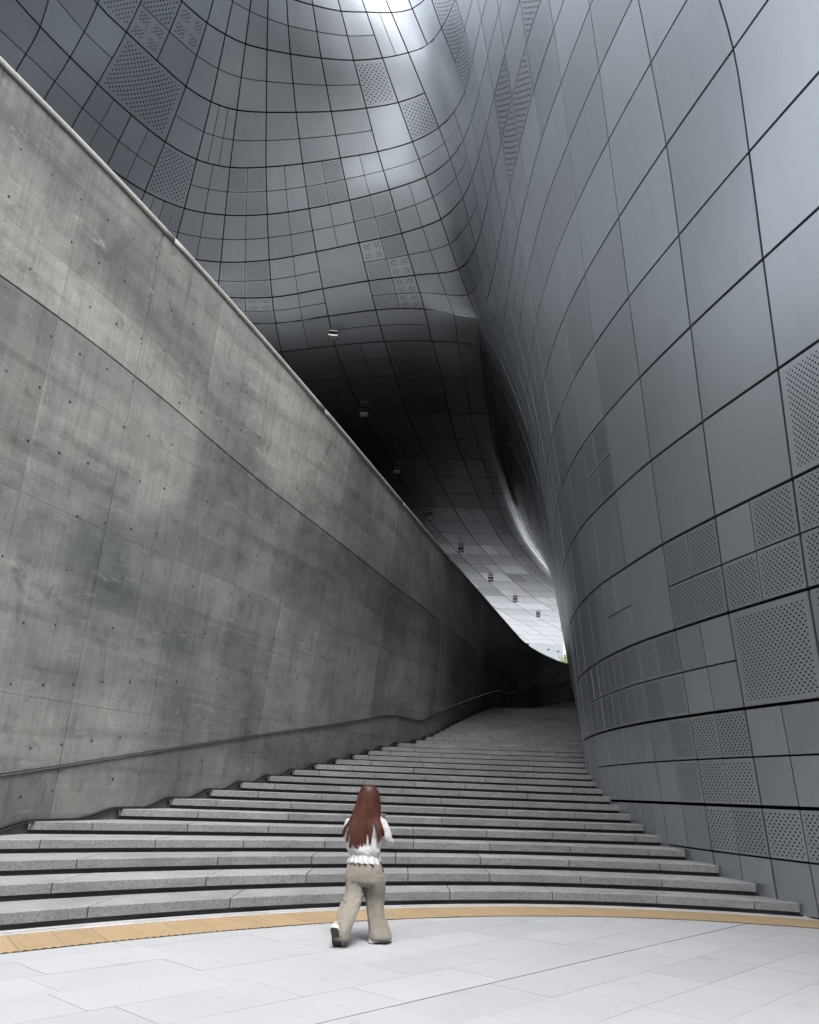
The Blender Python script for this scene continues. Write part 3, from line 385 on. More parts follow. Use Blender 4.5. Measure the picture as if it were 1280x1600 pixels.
def panel(g, u0, u1, v0, v1, gl, gr, gb, gt, mk='metal', depth=0.10):
    E = GR[g]; s = SGN[g]
    um, vm = (u0 + u1) / 2, (v0 + v1) / 2
    lu = np.linalg.norm(ev(E, u1, vm) - ev(E, u0, vm)); lv = np.linalg.norm(ev(E, um, v1) - ev(E, um, v0))
    if lu < 0.12 or lv < 0.12: return
    u0 += gl * (u1 - u0) / lu; u1 -= gr * (u1 - u0) / lu; v0 += gb * (v1 - v0) / lv; v1 -= gt * (v1 - v0) / lv
    nu = min(5, max(2, int(math.ceil(lu / 0.55)))); nv = min(5, max(2, int(math.ceil(lv / 0.55))))
    V = []; N = []; UV = []; NM = []; FI = []
    prox = (random.random() - .5) * 0.006; tilt = np.array([random.gauss(0, 0.007) for _ in range(3)])
    for j in range(nv + 1):
        for i in range(nu + 1):
            a, b = i / nu, j / nv; u = u0 + (u1 - u0) * a; v = v0 + (v1 - v0) * b
            n = evn(E, u, v, s); V.append(ev(E, u, v) + n * prox); N.append((n + tilt) / np.linalg.norm(n + tilt)); UV.append((a * lu, b * lv)); NM.append((a, b)); FI.append(finish_shade(g, u, v))
    Fc = []; W = nu + 1
    for j in range(nv):
        for i in range(nu):
            q = (j * W + i, j * W + i + 1, (j + 1) * W + i + 1, (j + 1) * W + i); Fc.append(q if s > 0 else q[::-1])
    ring = [i for i in range(W)] + [j * W + nu for j in range(1, nv + 1)] + [nv * W + i for i in range(nu - 1, -1, -1)] + [j * W for j in range(nv - 1, 0, -1)]
    b0 = len(V)
    for r in ring: V.append(V[r] - N[r] * depth); N.append(N[r]); UV.append(UV[r]); NM.append((0.0, 0.0)); FI.append(FI[r])
    m = len(ring); nface = len(Fc)
    for i in range(m):
        q = (ring[i], b0 + i, b0 + (i + 1) % m, ring[(i + 1) % m]); Fc.append(q if s > 0 else q[::-1])
    cs = [project(V[k]) for k in (0, nu, nv * W, nv * W + nu)]
    area = 0.0
    if all(cs):
        c = [(cs[0]), (cs[1]), (cs[3]), (cs[2])]
        area = abs(sum(c[i][0] * c[(i + 1) % 4][1] - c[(i + 1) % 4][0] * c[i][1] for i in range(4))) / 2
        mx, my = sum(p[0] for p in c) / 4, sum(p[1] for p in c) / 4
        if not (-40 < mx < 1320 and -40 < my < 1640): area *= 0.001
    else: area = 0.0
    panels.append((area, (np.array(V), Fc, UV, NM, N, nface, FI), mk))
GM, GS, GC, GD = 0.027, 0.015, 0.023, 0.012
def cell(g, ui, v0, nU, nV, mk):
    for a in range(nU):
        for b in range(nV):
            k = mk(a, b) if callable(mk) else mk
            panel(g, ui + a / nU, ui + (a + 1) / nU, v0 + b / nV, v0 + (b + 1) / nV, GC if a == 0 else GD, GC if a == nU - 1 else GD, GM if b == 0 else GS, GM if b == nV - 1 else GS, k)
PM, PF, PC, PK, ME = 'perf_mid', 'perf_fine', 'perf_coarse', 'perf_cluster', 'metal'
# front: (column, course) -> (columns of panels, rows of panels, finish)
ov = {('G10', 14): (2, 2, ME), ('G95', 14): (2, 2, ME), ('G105', 16): (1, 1, PC), ('G10', 16): (1, 2, lambda a, b: PC if b else PK),
      ('G95', 16): (1, 2, lambda a, b: PK if b else ME), ('G8', 15): (3, 2, ME), ('G9', 15): (1, 2, ME), ('G9', 14): (1, 1, PC), ('G8', 14): (2, 2, ME),
      ('G7', 14): (2, 2, PM), ('G6', 14): (2, 2, ME), ('G5', 14): (2, 2, PM), ('G4', 14): (2, 2, ME), ('G3', 14): (1, 2, ME), ('G2', 14): (1, 2, ME),
      ('G9', 13): (4, 2, lambda a, b: PM if b == 1 and a in (2, 3) else ME), ('G8', 13): (2, 2, ME), ('G7', 13): (2, 2, ME), ('G6', 13): (2, 2, ME), ('G5', 13): (2, 2, ME), ('G4', 13): (2, 2, PM), ('G3', 13): (2, 2, ME),
      ('G7', 12): (2, 2, PM), ('G6', 12): (2, 2, ME), ('G5', 12): (1, 1, ME), ('G4', 12): (2, 2, lambda a, b: PM if (a + b) % 2 == 0 else PK), ('G3', 12): (2, 2, ME),
      ('G7', 11): (2, 2, lambda a, b: PK if b else PF), ('G6', 11): (2, 2, ME), ('G5', 11): (1, 1, ME), ('G4', 11): (2, 2, lambda a, b: PK if a else PM), ('G3', 11): (2, 2, ME),
      ('G3', 15): (1, 1, ME), ('G2', 15): (1, 1, PC), ('G3', 16): (1, 1, PC), ('G2', 16): (1, 1, ME), ('G2', 17): (2, 1, ME), ('G1', 17): (1, 1, ME), ('j', 17): (1, 1, ME), ('i', 17): (1, 1, PC),
      ('i', 16): (1, 1, PC), ('i', 15): (1, 1, PC), ('g', 12): (1, 1, PC), ('f', 11): (1, 1, PC), ('g', 11): (1, 1, PC), ('e', 11): (1, 1, ME), ('e', 12): (1, 1, PC),
      ('i', 14): (1, 2, ME), ('i', 13): (1, 2, ME), ('h', 13): (1, 1, ME), ('G4', 17): (1, 2, lambda a, b: ME)}
skip = {('G10', 15), ('G95', 15), ('G1', 15), ('j', 15), ('G1', 16), ('j', 16)}
iA = ACOL.index
for i, c in enumerate(ACOL[:-1]):
    if c in ('X4', 'X3', 'X2'): continue
    for k in range(11, 19):
        if (c, k) in skip: continue
        if (c, k) in ov: nU, nV, mk = ov[(c, k)]
        else: nU, nV, mk = 1, (2 if i < iA('j') else 1), ME
        cell('A', i, k - 11, nU, nV, mk)
panel('A', iA('G10'), iA('G9'), 4, 5, GC, GC, GM, GM, PC)
panel('A', iA('G1'), iA('i'), 4, 6, GC, GC, GM, GM, ME)
iB = BC.index
def pick(lst): return lambda a, b: PM if (a, b) in lst else ME
# columns in B run from deep in the passage to the viewer
ovB = {('e', 4): (2, 2, PF), ('b', 2): (2, 2, pick([(1, 1), (0, 0), (1, 0)])), ('c', 2): (2, 2, PM), ('a', 3): (1, 1, PM), ('a', 2): (2, 2, PM), ('b', 1): (1, 1, PM), ('a', 1): (1, 2, PM),
       ('c', 1): (2, 2, ME), ('d', 1): (2, 2, PF), ('e', 1): (3, 2, PF), ('f', 1): (3, 2, PF), ('g', 1): (2, 2, PF), ('d', 2): (1, 1, ME), ('e', 2): (2, 2, ME), ('f', 2): (2, 1, ME),
       ('b', 0): (2, 2, ME), ('c', 0): (2, 2, PM), ('d', 0): (2, 2, lambda a, b: PF if a else ME), ('e', 0): (3, 2, ME), ('f', 0): (3, 2, ME), ('g', 0): (2, 2, ME),
       ('a', 0): (2, 2, ME), ('b', -1): (2, 2, lambda a, b: PM if b else ME), ('c', -1): (2, 2, lambda a, b: PM if b else ME), ('d', -1): (2, 2, ME), ('a', -1): (2, 2, PM), ('e', -1): (3, 1, ME), ('f', -1): (3, 1, ME),
       ('i', 9): (1, 2, ME), ('h', 9): (1, 2, ME), ('j', 10): (1, 2, ME), ('i', 10): (1, 2, ME), ('G1', 10): (1, 2, ME)}
for i, c in enumerate(BC[:-1]):
    for k in range(-1, 11):
        nU, nV, mk = ovB.get((c, k), (1, 1, ME))
        if c.isdigit() and int(c) > 16: continue
        if c.isdigit() and k < 1: continue
        cell('B', i, k + 1, nU, nV, mk)
for i, c in enumerate(CC[:7]):
    for s in range(NSOF):
        nU = 2 if (i + s) % 3 == 0 or i == 0 else 1
        nV = 2 if i in (1, 2) and s < 3 else 1
        mk = PM if (c == 'G3' and s in (1, 2)) else ME
        cell('C', i, s, nU, nV, mk)
panels.sort(key=lambda p: -p[0])
cnt = {'panel': 0, 'perforated_panel': 0}
rest = {}
def panel_mesh(name, geos, mk):
    V = []; Fc = []; UV = []; NM = []; N = []; sm = []; FI = []
    for (v, f, uv, nm, n, nf, fi) in geos:
        FI += fi
        o = len(V); V += [tuple(p - bloc) for p in v]; Fc += [tuple(i + o for i in q) for q in f]; UV += uv; NM += nm; N += [tuple(x) for x in n]; sm += [k < nf for k in range(len(f))]
    me = bpy.data.meshes.new(name); me.from_pydata(V, [], Fc)
    l1 = me.uv_layers.new(name='UVMap'); l2 = me.uv_layers.new(name='norm')
    vi = np.zeros(len(me.loops), dtype=np.int32); me.loops.foreach_get('vertex_index', vi)
    l1.data.foreach_set('uv', np.array(UV, dtype=np.float32)[vi].ravel()); nml = np.array(NM, dtype=np.float32)[vi]
    ls = 0
    for q, s_ in zip(Fc, sm):
        if not s_: nml[ls:ls + len(q)] = 0.0
        ls += len(q)
    l2.data.foreach_set('uv', nml.ravel())
    at = me.attributes.new('finish_shade', 'FLOAT', 'POINT'); at.data.foreach_set('value', np.array(FI, dtype=np.float32))
    me.polygons.foreach_set('use_smooth', sm)
    me.materials.append(M[mk]); me.update()
    NA = np.array(N)[vi]; k = 0
    for p, s_ in zip(me.polygons, sm):
        if not s_:
            for li in p.loop_indices: NA[li] = (0, 0, 0)
    me.normals_split_custom_set(NA.tolist())
    return link(bpy.data.objects.new(name, me), building)
for area, geo, mk in panels:
    nm = 'panel' if mk.startswith('metal') else 'perforated_panel'
    if cnt[nm] < 300 and area > 20: cnt[nm] += 1; panel_mesh(nm, [geo], mk)
    else: rest.setdefault(mk, []).append(geo)
for mk, gs in rest.items():
    o = panel_mesh('small_panels', gs, mk); o['kind'] = 'stuff'
def sheet(name, g, off, i0, i1, j0, j1, res=2):
    E = GR[g]; s = SGN[g]; V = []; Fc = []
    nu, nv = (i1 - i0) * res, (j1 - j0) * res
    for j in range(nv + 1):
        for i in range(nu + 1):
            u, v = i0 + i / res, j0 + j / res; V.append(ev(E, u, v) - evn(E, u, v, s) * off - bloc)
    for j in range(nv):
        for i in range(nu):
            q = (j * (nu + 1) + i, j * (nu + 1) + i + 1, (j + 1) * (nu + 1) + i + 1, (j + 1) * (nu + 1) + i); Fc.append(q if s > 0 else q[::-1])
    return mesh_obj(name, V, Fc, M['dark'], building)
sheet('subframe', 'A', 0.13, 3, len(ACOL) - 1, 0, 8, 3); sheet('subframe', 'B', 0.13, 0, len(BC) - 1, 0, 12, 3); sheet('subframe', 'C', 0.13, 0, len(CC) - 2, 0, NSOF, 4)
# the roof behind the top course and the closed flank far left of the passage
topA = [A_P[i, 8] for i in range(3, len(ACOL))]
V = []; Fc = []
for i, p in enumerate(topA):
    V += [tuple(np.array(p) - bloc), (p[0] * 1.15 - bloc[0], p[1] + 14 - bloc[1], 34 - bloc[2])]
for i in range(len(topA) - 1): Fc.append((2 * i, 2 * i + 2, 2 * i + 3, 2 * i + 1))
mesh_obj('roof', V, Fc, M['metal'], building, True)
V = []; Fc = []
for k in range(9):
    p = A_P[3, k] - bloc; V += [tuple(p), (p[0] - 5.0, p[1] + 4.0, p[2])]
for k in range(8): Fc.append((2 * k, 2 * k + 1, 2 * k + 3, 2 * k + 2))
mesh_obj('end_wall', V, Fc, M['metal'], building, True)
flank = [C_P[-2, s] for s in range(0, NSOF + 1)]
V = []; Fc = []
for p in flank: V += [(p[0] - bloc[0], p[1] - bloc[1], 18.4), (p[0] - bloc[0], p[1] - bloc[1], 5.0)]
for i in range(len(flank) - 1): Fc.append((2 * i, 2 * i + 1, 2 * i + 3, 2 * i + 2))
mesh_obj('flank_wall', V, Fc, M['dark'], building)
# unseen dark wall added behind the viewer to darken the canopy's reflections
M['blocker_dark'] = simple('blocker_dark_surface', (0.03, 0.031, 0.034), 0.5, 0.0, nz=0.1, scale=0.3)
def blocker_wall(pts, h, name, mat):
    P = [np.array(p, float) for p in pts]; E_ = [2 * P[0] - P[1]] + P + [2 * P[-1] - P[-2]]; line = []
    for i in range(len(P) - 1):
        for t in np.arange(8) / 8: line.append(cr(E_[i], E_[i + 1], E_[i + 2], E_[i + 3], t))
    line.append(P[-1]); V = []; Fc = []
    cx = np.mean([p[0] for p in line]); cyv = np.mean([p[1] for p in line])
    for p in line:
        for z, k in ((0, 1.0), (h * .35, .97), (h * .7, .98), (h, 1.06)): V.append((cx + (p[0] - cx) * k - bloc[0], cyv + (p[1] - cyv) * k - bloc[1], z))
    for i in range(len(line) - 1):
        for j in range(3): Fc.append((i * 4 + j, i * 4 + j + 1, (i + 1) * 4 + j + 1, (i + 1) * 4 + j))
    return mesh_obj(name, V, Fc, mat, building, True)
blocker_wall([(16, -14), (12, -21), (5, -26), (-5, -28), (-16, -26)], 36.0, 'reflection_blocker', M['blocker_dark'])
# ------------------------------------------------------------------ ground, plaza paving
def sheet_obj(name, pts, z, mat):
    o = mesh_obj(name, [(x, y, z) for x, y in pts], [tuple(range(len(pts)))], mat); o['kind'] = 'structure'; return o
sheet_obj('ground', [(-1500, -1500), (1500, -1500), (1500, 1500), (-1500, 1500)], -0.05, M['ground'])
RISE = 0.17
# step nose lines: y at x = -4, 0.2 and 5 for a few steps, blended between
KEY = {0: (7.9, 11.15, 11.85), 1: (8.9, 12.1, 12.65), 2: (9.98, 12.82, 13.3), 3: (11.1, 13.65, 14.2), 4: (12.25, 14.4, 15.1), 5: (13.5, 15.25, 16.1), 6: (14.75, 16.05, 16.85), 8: (17.0, 17.8, 18.35), 12: (20.95, 21.2, 21.2), 17: (26.1, 25.75, 25.2)}
kk = sorted(KEY)
def ynose(k, x):
    if k <= 17:
        a, b, c = [float(np.interp(k, kk, [KEY[i][m] for i in kk])) for m in range(3)]
        return a * (x - .2) * (x - 5) / ((-4.2) * (-9)) + b * (x + 4) * (x - 5) / (4.2 * -4.8) + c * (x + 4) * (x - .2) / (9 * 4.8)
    if k <= 32:
        t = (k - 18) / 14; xc = 3.25 + 3.0 * t; yc = 26.5 + 12.15 * t; sl = -0.12 - 0.2 * t
        return yc + sl * (x - xc)
    t = k - 33; xc = 7.0 + .33 * t; return 42.6 + .8 * t - (0.42 + .02 * t) * (x - xc)
WALL = np.array([(-13, -6, 0), (-10.5, 0, 0), (-8.2, 6, 0), (-6.6, 9.5, .3), (-5.75, 11.9, .7), (-5.36, 13.15, .85), (-4.75, 14.6, 1.0), (-4.25, 16, 1.2), (-3.75, 17.4, 1.4), (-3.2, 18.8, 1.6), (-2.3, 20.9, 2.0), (-1.3, 23.2, 2.5), (-.5, 25.2, 2.9), (.5, 27, 3.1), (1.2, 29.2, 3.4), (2.16, 32.8, 4.1), (3.2, 36.4, 4.8), (4.3, 39.6, 5.4), (6.0, 43.5, 5.5), (8.5, 47.3, 5.5), (12, 50.5, 5.5), (17, 53, 5.5), (24, 54.6, 5.5)])
def smooth_poly(P, n=10):
    P = np.array(P, float); E = np.vstack([2 * P[0] - P[1], P, 2 * P[-1] - P[-2]]); out = []
    for i in range(len(P) - 1):
        for t in np.arange(n) / n: out.append(cr(E[i], E[i + 1], E[i + 2], E[i + 3], t))
    out.append(P[-1]); return np.array(out)
wc = smooth_poly(WALL)
for _ in range(6):
    wc[1:-1] = 0.25 * wc[:-2] + 0.5 * wc[1:-1] + 0.25 * wc[2:]
def wall_x(y): return float(np.interp(y, wc[:, 1], wc[:, 0]))
METY = [(5.9, 12.15), (5.55, 12.97), (5.33, 14.1), (5.1, 15), (5.02, 16.1), (4.9, 16.9), (4.84, 18.2), (4.84, 19.2), (4.88, 20.2), (4.93, 20.95), (4.97, 21.6), (5.05, 22.1), (5.25, 23.), (5.45, 24), (5.7, 25.2), (5.95, 26.3), (6.45, 28.9), (6.82, 30.7), (7.15, 32.4), (8.35, 38), (10.3, 44), (12.7, 50), (16, 58)]
def metal_x(y): return float(np.interp(y, [p[1] for p in METY], [p[0] for p in METY])) if y > 12.15 else 5.9 + (12.15 - y) * 0.55
def ends(k):
    xl = -9.0
    for x in np.arange(9.0, -9.0, -0.02):
        if wall_x(ynose(k, x)) + 0.07 >= x and x < 6: xl = x; break
    xr = 12.0
    for x in np.arange(2.0, 14.0, 0.02):
        if metal_x(ynose(k, x)) - 0.03 <= x: xr = x; break
    return xl, xr
stairs = empty('stairs', (0, 12, 0)); sloc = np.array(stairs.location)
tag(stairs, 'broad curved flight of grey granite steps rising between concrete and metal walls', 'stairs')
def curve_prism(xs, yf, yb, z0, z1, bev=0.0):
    V = []; Fc = []
    for x in xs:
        a, b = yf(x), yb(x)
        if bev: ring = [(x, b, z0), (x, b, z1), (x, a + bev, z1), (x, a, z1 - bev), (x, a, z0)]
        else: ring = [(x, b, z0), (x, b, z1), (x, a, z1), (x, a, z0)]
        V += ring
    m = 5 if bev else 4
    for i in range(len(xs) - 1):
        for j in range(m): Fc.append((i * m + j, i * m + (j + 1) % m, (i + 1) * m + (j + 1) % m, (i + 1) * m + j))
    Fc.append(tuple(range(m))[::-1]); Fc.append(tuple((len(xs) - 1) * m + j for j in range(m)))
    Fc = [f[::-1] for f in Fc]
    return V, Fc
NSTEP = 44
for k in range(1, NSTEP + 1):
    xl, xr = ends(k); z1 = k * RISE; nxt = k + 1
    land = 2.6 if k == 32 else 0
    back = (lambda x, n=nxt: ynose(n, x) + 0.10) if k < NSTEP else (lambda x, n=k: ynose(n, x) + 4.0)
    # recessed riser solid
    xs = list(np.linspace(xl - 0.10, xr + 0.05, 15))
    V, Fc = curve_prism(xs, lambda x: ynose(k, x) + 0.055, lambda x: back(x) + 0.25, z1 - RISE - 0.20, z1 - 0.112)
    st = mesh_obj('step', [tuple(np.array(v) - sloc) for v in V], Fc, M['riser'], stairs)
    # granite blocks
    rr = random.Random(100 + k); x = xl + 0.0; first = True; n = 0
    while x < xr - 0.05:
        w = rr.uniform(1.15, 1.6) * (1.25 if k > 20 else 1.0)
        if first: w *= rr.uniform(0.3, 0.9); first = False
        x2 = min(xr, x + w)
        if xr - x2 < 0.45: x2 = xr
        dz = rr.uniform(-0.0015, 0.0015); dy = rr.uniform(-0.003, 0.003)
        xs = list(np.linspace(x + 0.006, x2 - 0.006, 4))
        V, Fc = curve_prism(xs, lambda q: ynose(k, q) + dy, back, z1 - 0.112 + 0.002, z1 + dz, 0.006)
        mesh_obj('granite_block', [tuple(np.array(v) - sloc) for v in V], Fc, M['granite'], st)
        x = x2; n += 1
# plaza: base sheet, paving slabs, edge band, drain slot, tactile strip
plaza = sheet_obj('plaza', [(-14, -8), (14, -8), (14, 14.0), (-14, 14.0)], -0.03, M['joint'])
def front(x, d):        # line d metres in front of the first step, measured along y with the curve's slope
    s = (ynose(1, x + .05) - ynose(1, x - .05)) / .1
    return ynose(1, x) - d * math.sqrt(1 + s * s)
TH = math.radians(47.0); e1 = (math.cos(TH), math.sin(TH)); e2 = (-math.sin(TH), math.cos(TH))
rr = random.Random(5)
base_d = 0.14 * e2[0] + 6.76 * e2[1]
def clip_poly(poly):
    # keep the part in front of the tactile strip
    def inside(p): return p[1] - front(p[0], 1.13)
    out = []
    for i in range(len(poly)):
        a, b = poly[i], poly[(i + 1) % len(poly)]; da, db = inside(a), inside(b)
        if da < 0: out.append(a)
        if (da < 0) != (db < 0):
            t = da / (da - db); out.append((a[0] + (b[0] - a[0]) * t, a[1] + (b[1] - a[1]) * t))
    return out
for r in range(-14, 16):
    d0 = base_d + r * 0.60; off = rr.uniform(0, 1.2); g = 0.008 if r == 0 else 0.0020
    gt_ = 0.010 if r == -1 else 0.0020
    for c in range(-9, 16):
        s0 = c * 1.2 + off; L = 1.2
        q = [(s0 + .0020, d0 + g), (s0 + L - .0020, d0 + g), (s0 + L - .0020, d0 + 0.60 - gt_), (s0 + .0020, d0 + 0.60 - gt_)]
        poly = [(a * e1[0] + b * e2[0], a * e1[1] + b * e2[1]) for a, b in q]
        cx, cyy = sum(p[0] for p in poly) / 4, sum(p[1] for p in poly) / 4
        if cyy < 4.9 or abs(cx) > 7.5 or cyy > 13.5: continue
        poly = clip_poly(poly)
        if len(poly) < 3: continue
        n = len(poly); zt = rr.uniform(-0.0008, 0.0008); c0 = (sum(p[0] for p in poly) / n, sum(p[1] for p in poly) / n)
        V = [(p[0] - c0[0], p[1] - c0[1], zt) for p in poly] + [(p[0] - c0[0], p[1] - c0[1], -0.03) for p in poly]
        Fc = [tuple(range(n))] + [(i, n + i, n + (i + 1) % n, (i + 1) % n) for i in range(n)]
        o = mesh_obj('paving_slab', V, Fc, M['paver'], plaza); o.location = (c0[0], c0[1], 0.0)
# unseen dark sheet added before the slabs to cut bounce onto the canopy
rim = [(-14, -8), (14, -8), (14, 5.0), (-14, 5.0)]
sheet_obj('low_bounce_sheet', rim, -0.026, M['dark_paving'])
xs = np.linspace(-7.6, 6.6, 34)
edge = empty('granite_edge_band', (0, 12, 0)); tag(edge, 'pale curved granite edging band with drain slot below the first step', 'edging'); eloc = np.array(edge.location)
for i in range(len(xs) - 1):
    a, b = xs[i] + .002, xs[i + 1] - .002; pts = [a, (a + b) / 2, b]
    for dn, df, nm in ((0.27, 0.125, 'edging_slab'), (0.10, -0.02, 'drain_cover')):
        V, Fc = curve_prism(pts, lambda x: front(x, dn), lambda x: front(x, df), -0.03, 0.0035)
        mesh_obj(nm, [tuple(np.array(v) - eloc) for v in V], Fc, M['band'], edge)
V, Fc = curve_prism(list(np.linspace(-7.6, 6.6, 60)), lambda x: front(x, 0.125), lambda x: front(x, 0.10), -0.03, -0.012)
mesh_obj('drain_slot', [tuple(np.array(v) - eloc) for v in V], Fc, M['rubber'], edge)
tact = empty('tactile_strip', (0, 11, 0)); tag(tact, 'curved ochre ribbed tactile paving strip along the foot of the stairs', 'tactile paving'); tloc = np.array(tact.location)
dirx = -0.50
xs = np.linspace(-6.6, 7.4, 48)
def tact_pt(x, t):      # x on the near edge, t 0 near .. 1 far, ribs run slightly aslant
    yn, yf = front(x, 1.12), front(x + dirx * 0.9, 0.275)
    return (x + dirx * 0.9 * t, yn + (yf - yn) * t)
for i in range(len(xs) - 1):
    a, b = xs[i], xs[i + 1]; w = b - a; MBt = MB(); nr = 5; g = 0.004
    V = []; Fc = []
    prof = []
    for r in range(nr):
        c0 = (r + .5) / nr; prof += [(c0 - .36 / nr, 0.0), (c0 - .22 / nr, 0.006), (c0 + .22 / nr, 0.006), (c0 + .36 / nr, 0.0)]
    prof = [(0.004, 0.0)] + prof + [(0.996, 0.0)]
    ts = (0.0, 0.33, 0.66, 1.0)
    for t in ts:
        for s, h in prof:
            p = tact_pt(a + w * s, t); V.append((p[0] - tloc[0], p[1] - tloc[1], 0.001 + h))
    n = len(prof)
    for q in range(len(ts) - 1):
        for j in range(n - 1): Fc.append((q * n + j, q * n + j + 1, (q + 1) * n + j + 1, (q + 1) * n + j))
    mesh_obj('tactile_tile', V, Fc, M['tactile'], tact)
# ------------------------------------------------------------------ concrete wall
seg = np.hypot(np.diff(wc[:, 0]), np.diff(wc[:, 1])); S = np.concatenate([[0], np.cumsum(seg)])
def at_s(s): return np.array([np.interp(s, S, wc[:, 0]), np.interp(s, S, wc[:, 1])])
def s_of_y(y): return float(np.interp(y, wc[:, 1], S))
def sstep(a, b, x): t = min(max((x - a) / (b - a), 0), 1); return t * t * (3 - 2 * t)
TOPL = [(-12.4, -6.0, 11.85), (-10.15, 0.0, 11.87), (-7.95, 6.0, 11.89), (-6.685, 9.312, 11.9), (-6.498, 9.775, 11.9), (-6.298, 10.271, 11.898), (-6.081, 10.806, 11.894), (-5.847, 11.385, 11.885), (-5.593, 12.012, 11.866), (-5.312, 12.687, 11.833), (-5.001, 13.407, 11.773), (-4.652, 14.17, 11.682), (-4.264, 14.975, 11.552), (-3.834, 15.831, 11.385), (-3.364, 16.756, 11.187), (-2.852, 17.787, 10.969), (-2.295, 18.972, 10.747), (-1.684, 20.387, 10.538), (-1.001, 22.124, 10.354), (-0.214, 24.278, 10.197), (0.718, 26.954, 10.059), (1.852, 30.268, 9.925), (3.259, 34.349, 9.77), (5.918, 42.303, 9.585), (6.969, 44.688, 9.38), (7.851, 46.084, 9.244), (8.735, 47.085, 9.1), (10.287, 48.559, 9.0), (17.0, 53.0, 8.9), (24, 54.6, 8.9)]
TL = smooth_poly(TOPL, 8)
TOPY = [-6, 9.4, 13.3, 15.1, 17.3, 19.5, 21.5, 23.7, 28.5, 33.4, 38.75, 42.4, 44.3, 47.1, 48.6, 54]
REVZ = [8.4, 8.6, 8.65, 8.3, 8.0, 7.85, 7.7, 7.62, 7.42, 7.45, 7.5, 7.35, 7.15, 6.6, 6.2, 5.5]
_ty = np.linspace(-6, 54, 241); _w = np.exp(-0.5 * (np.arange(-12, 13) / 5.0) ** 2); _w /= _w.sum()
def _sm(Z): 
    v = np.interp(_ty, TOPY, Z); return np.convolve(np.pad(v, 12, mode='edge'), _w, 'valid')
_RZ = _sm(REVZ)
def ztop(y): return float(np.interp(y, TL[:, 1], TL[:, 2]))
def zrev(y): return float(np.interp(y, _ty, _RZ))
RY = [-6, 6, 12.0, 13.1, 14.4, 16.7, 21.2, 25.5, 27.45, 29.3, 40.7, 42.35, 44.7, 45.9, 48.7, 54]
RZ = [0.9, 0.95, 1.48, 1.64, 1.87, 2.24, 2.98, 3.72, 3.72, 4.19, 6.47, 6.47, 7.1, 7.43, 8.17, 8.6]
def zrail(y): return float(np.interp(y, RY, RZ))
def zbase(y): return float(np.interp(y, wc[:, 1], wc[:, 2])) - 0.9
def wall_pt(s, z, off=0.0):
    p = at_s(s); q = at_s(s + .05) - at_s(s - .05); q /= np.linalg.norm(q); n = np.array((q[1], -q[0]))       # towards the stairs
    zb = float(np.interp(p[1], wc[:, 1], wc[:, 2])); m = (float(np.interp(p[1], TL[:, 1], TL[:, 0])) - p[0]) / (ztop(p[1]) - zb)
    return np.array((p[0] + m * (z - zb) + n[0] * off, p[1] + n[1] * off, z))
cwall = empty('concrete_wall', (-5.4, 13.0, 0.0)); cloc = np.array(cwall.location)
tag(cwall, 'tall stained cast concrete wall with tie holes and a long diagonal groove left of the stairs', 'wall')
smax = S[-1]
J1 = s_of_y(13.15); BAY = 1.93
nb0 = -int(J1 / BAY); joints = [J1 + i * BAY for i in range(nb0, int((smax - J1) / BAY) + 1)]
def conc_panel(name, s0, s1, zlo, zhi, gl, gr, gb, gt, depth=0.05, mat='concrete'):
    ns = 4; V = []; UV = []; Fc = []; levels = 3
    for j in range(levels + 1):
        for i in range(ns + 1):
            s = s0 + gl + (s1 - s0 - gl - gr) * i / ns; y = at_s(s)[1]; a, b = zlo(y) + gb, zhi(y) - gt; z = a + (b - a) * j / levels
            V.append(wall_pt(s, z) - cloc); UV.append((s, z))
    W = ns + 1
    for j in range(levels):
        for i in range(ns): Fc.append((j * W + i, j * W + i + 1, (j + 1) * W + i + 1, (j + 1) * W + i))
    ring = [i for i in range(W)] + [j * W + ns for j in range(1, levels + 1)] + [levels * W + i for i in range(ns - 1, -1, -1)] + [j * W for j in range(levels - 1, 0, -1)]
    b0 = len(V)
    for r in ring:
        s, z = UV[r]; V.append(wall_pt(s, z, -depth) - cloc); UV.append((s, z))
    m = len(ring)
    for i in range(m): Fc.append((ring[i], b0 + i, b0 + (i + 1) % m, ring[(i + 1) % m]))
    o = mesh_obj(name, V, Fc, M[mat], cwall)
    me = o.data; l1 = me.uv_layers.new(name='UVMap'); vi = np.zeros(len(me.loops), dtype=np.int32); me.loops.foreach_get('vertex_index', vi)
    l1.data.foreach_set('uv', np.array(UV, dtype=np.float32)[vi].ravel())
    nfr = ns * levels
    return o
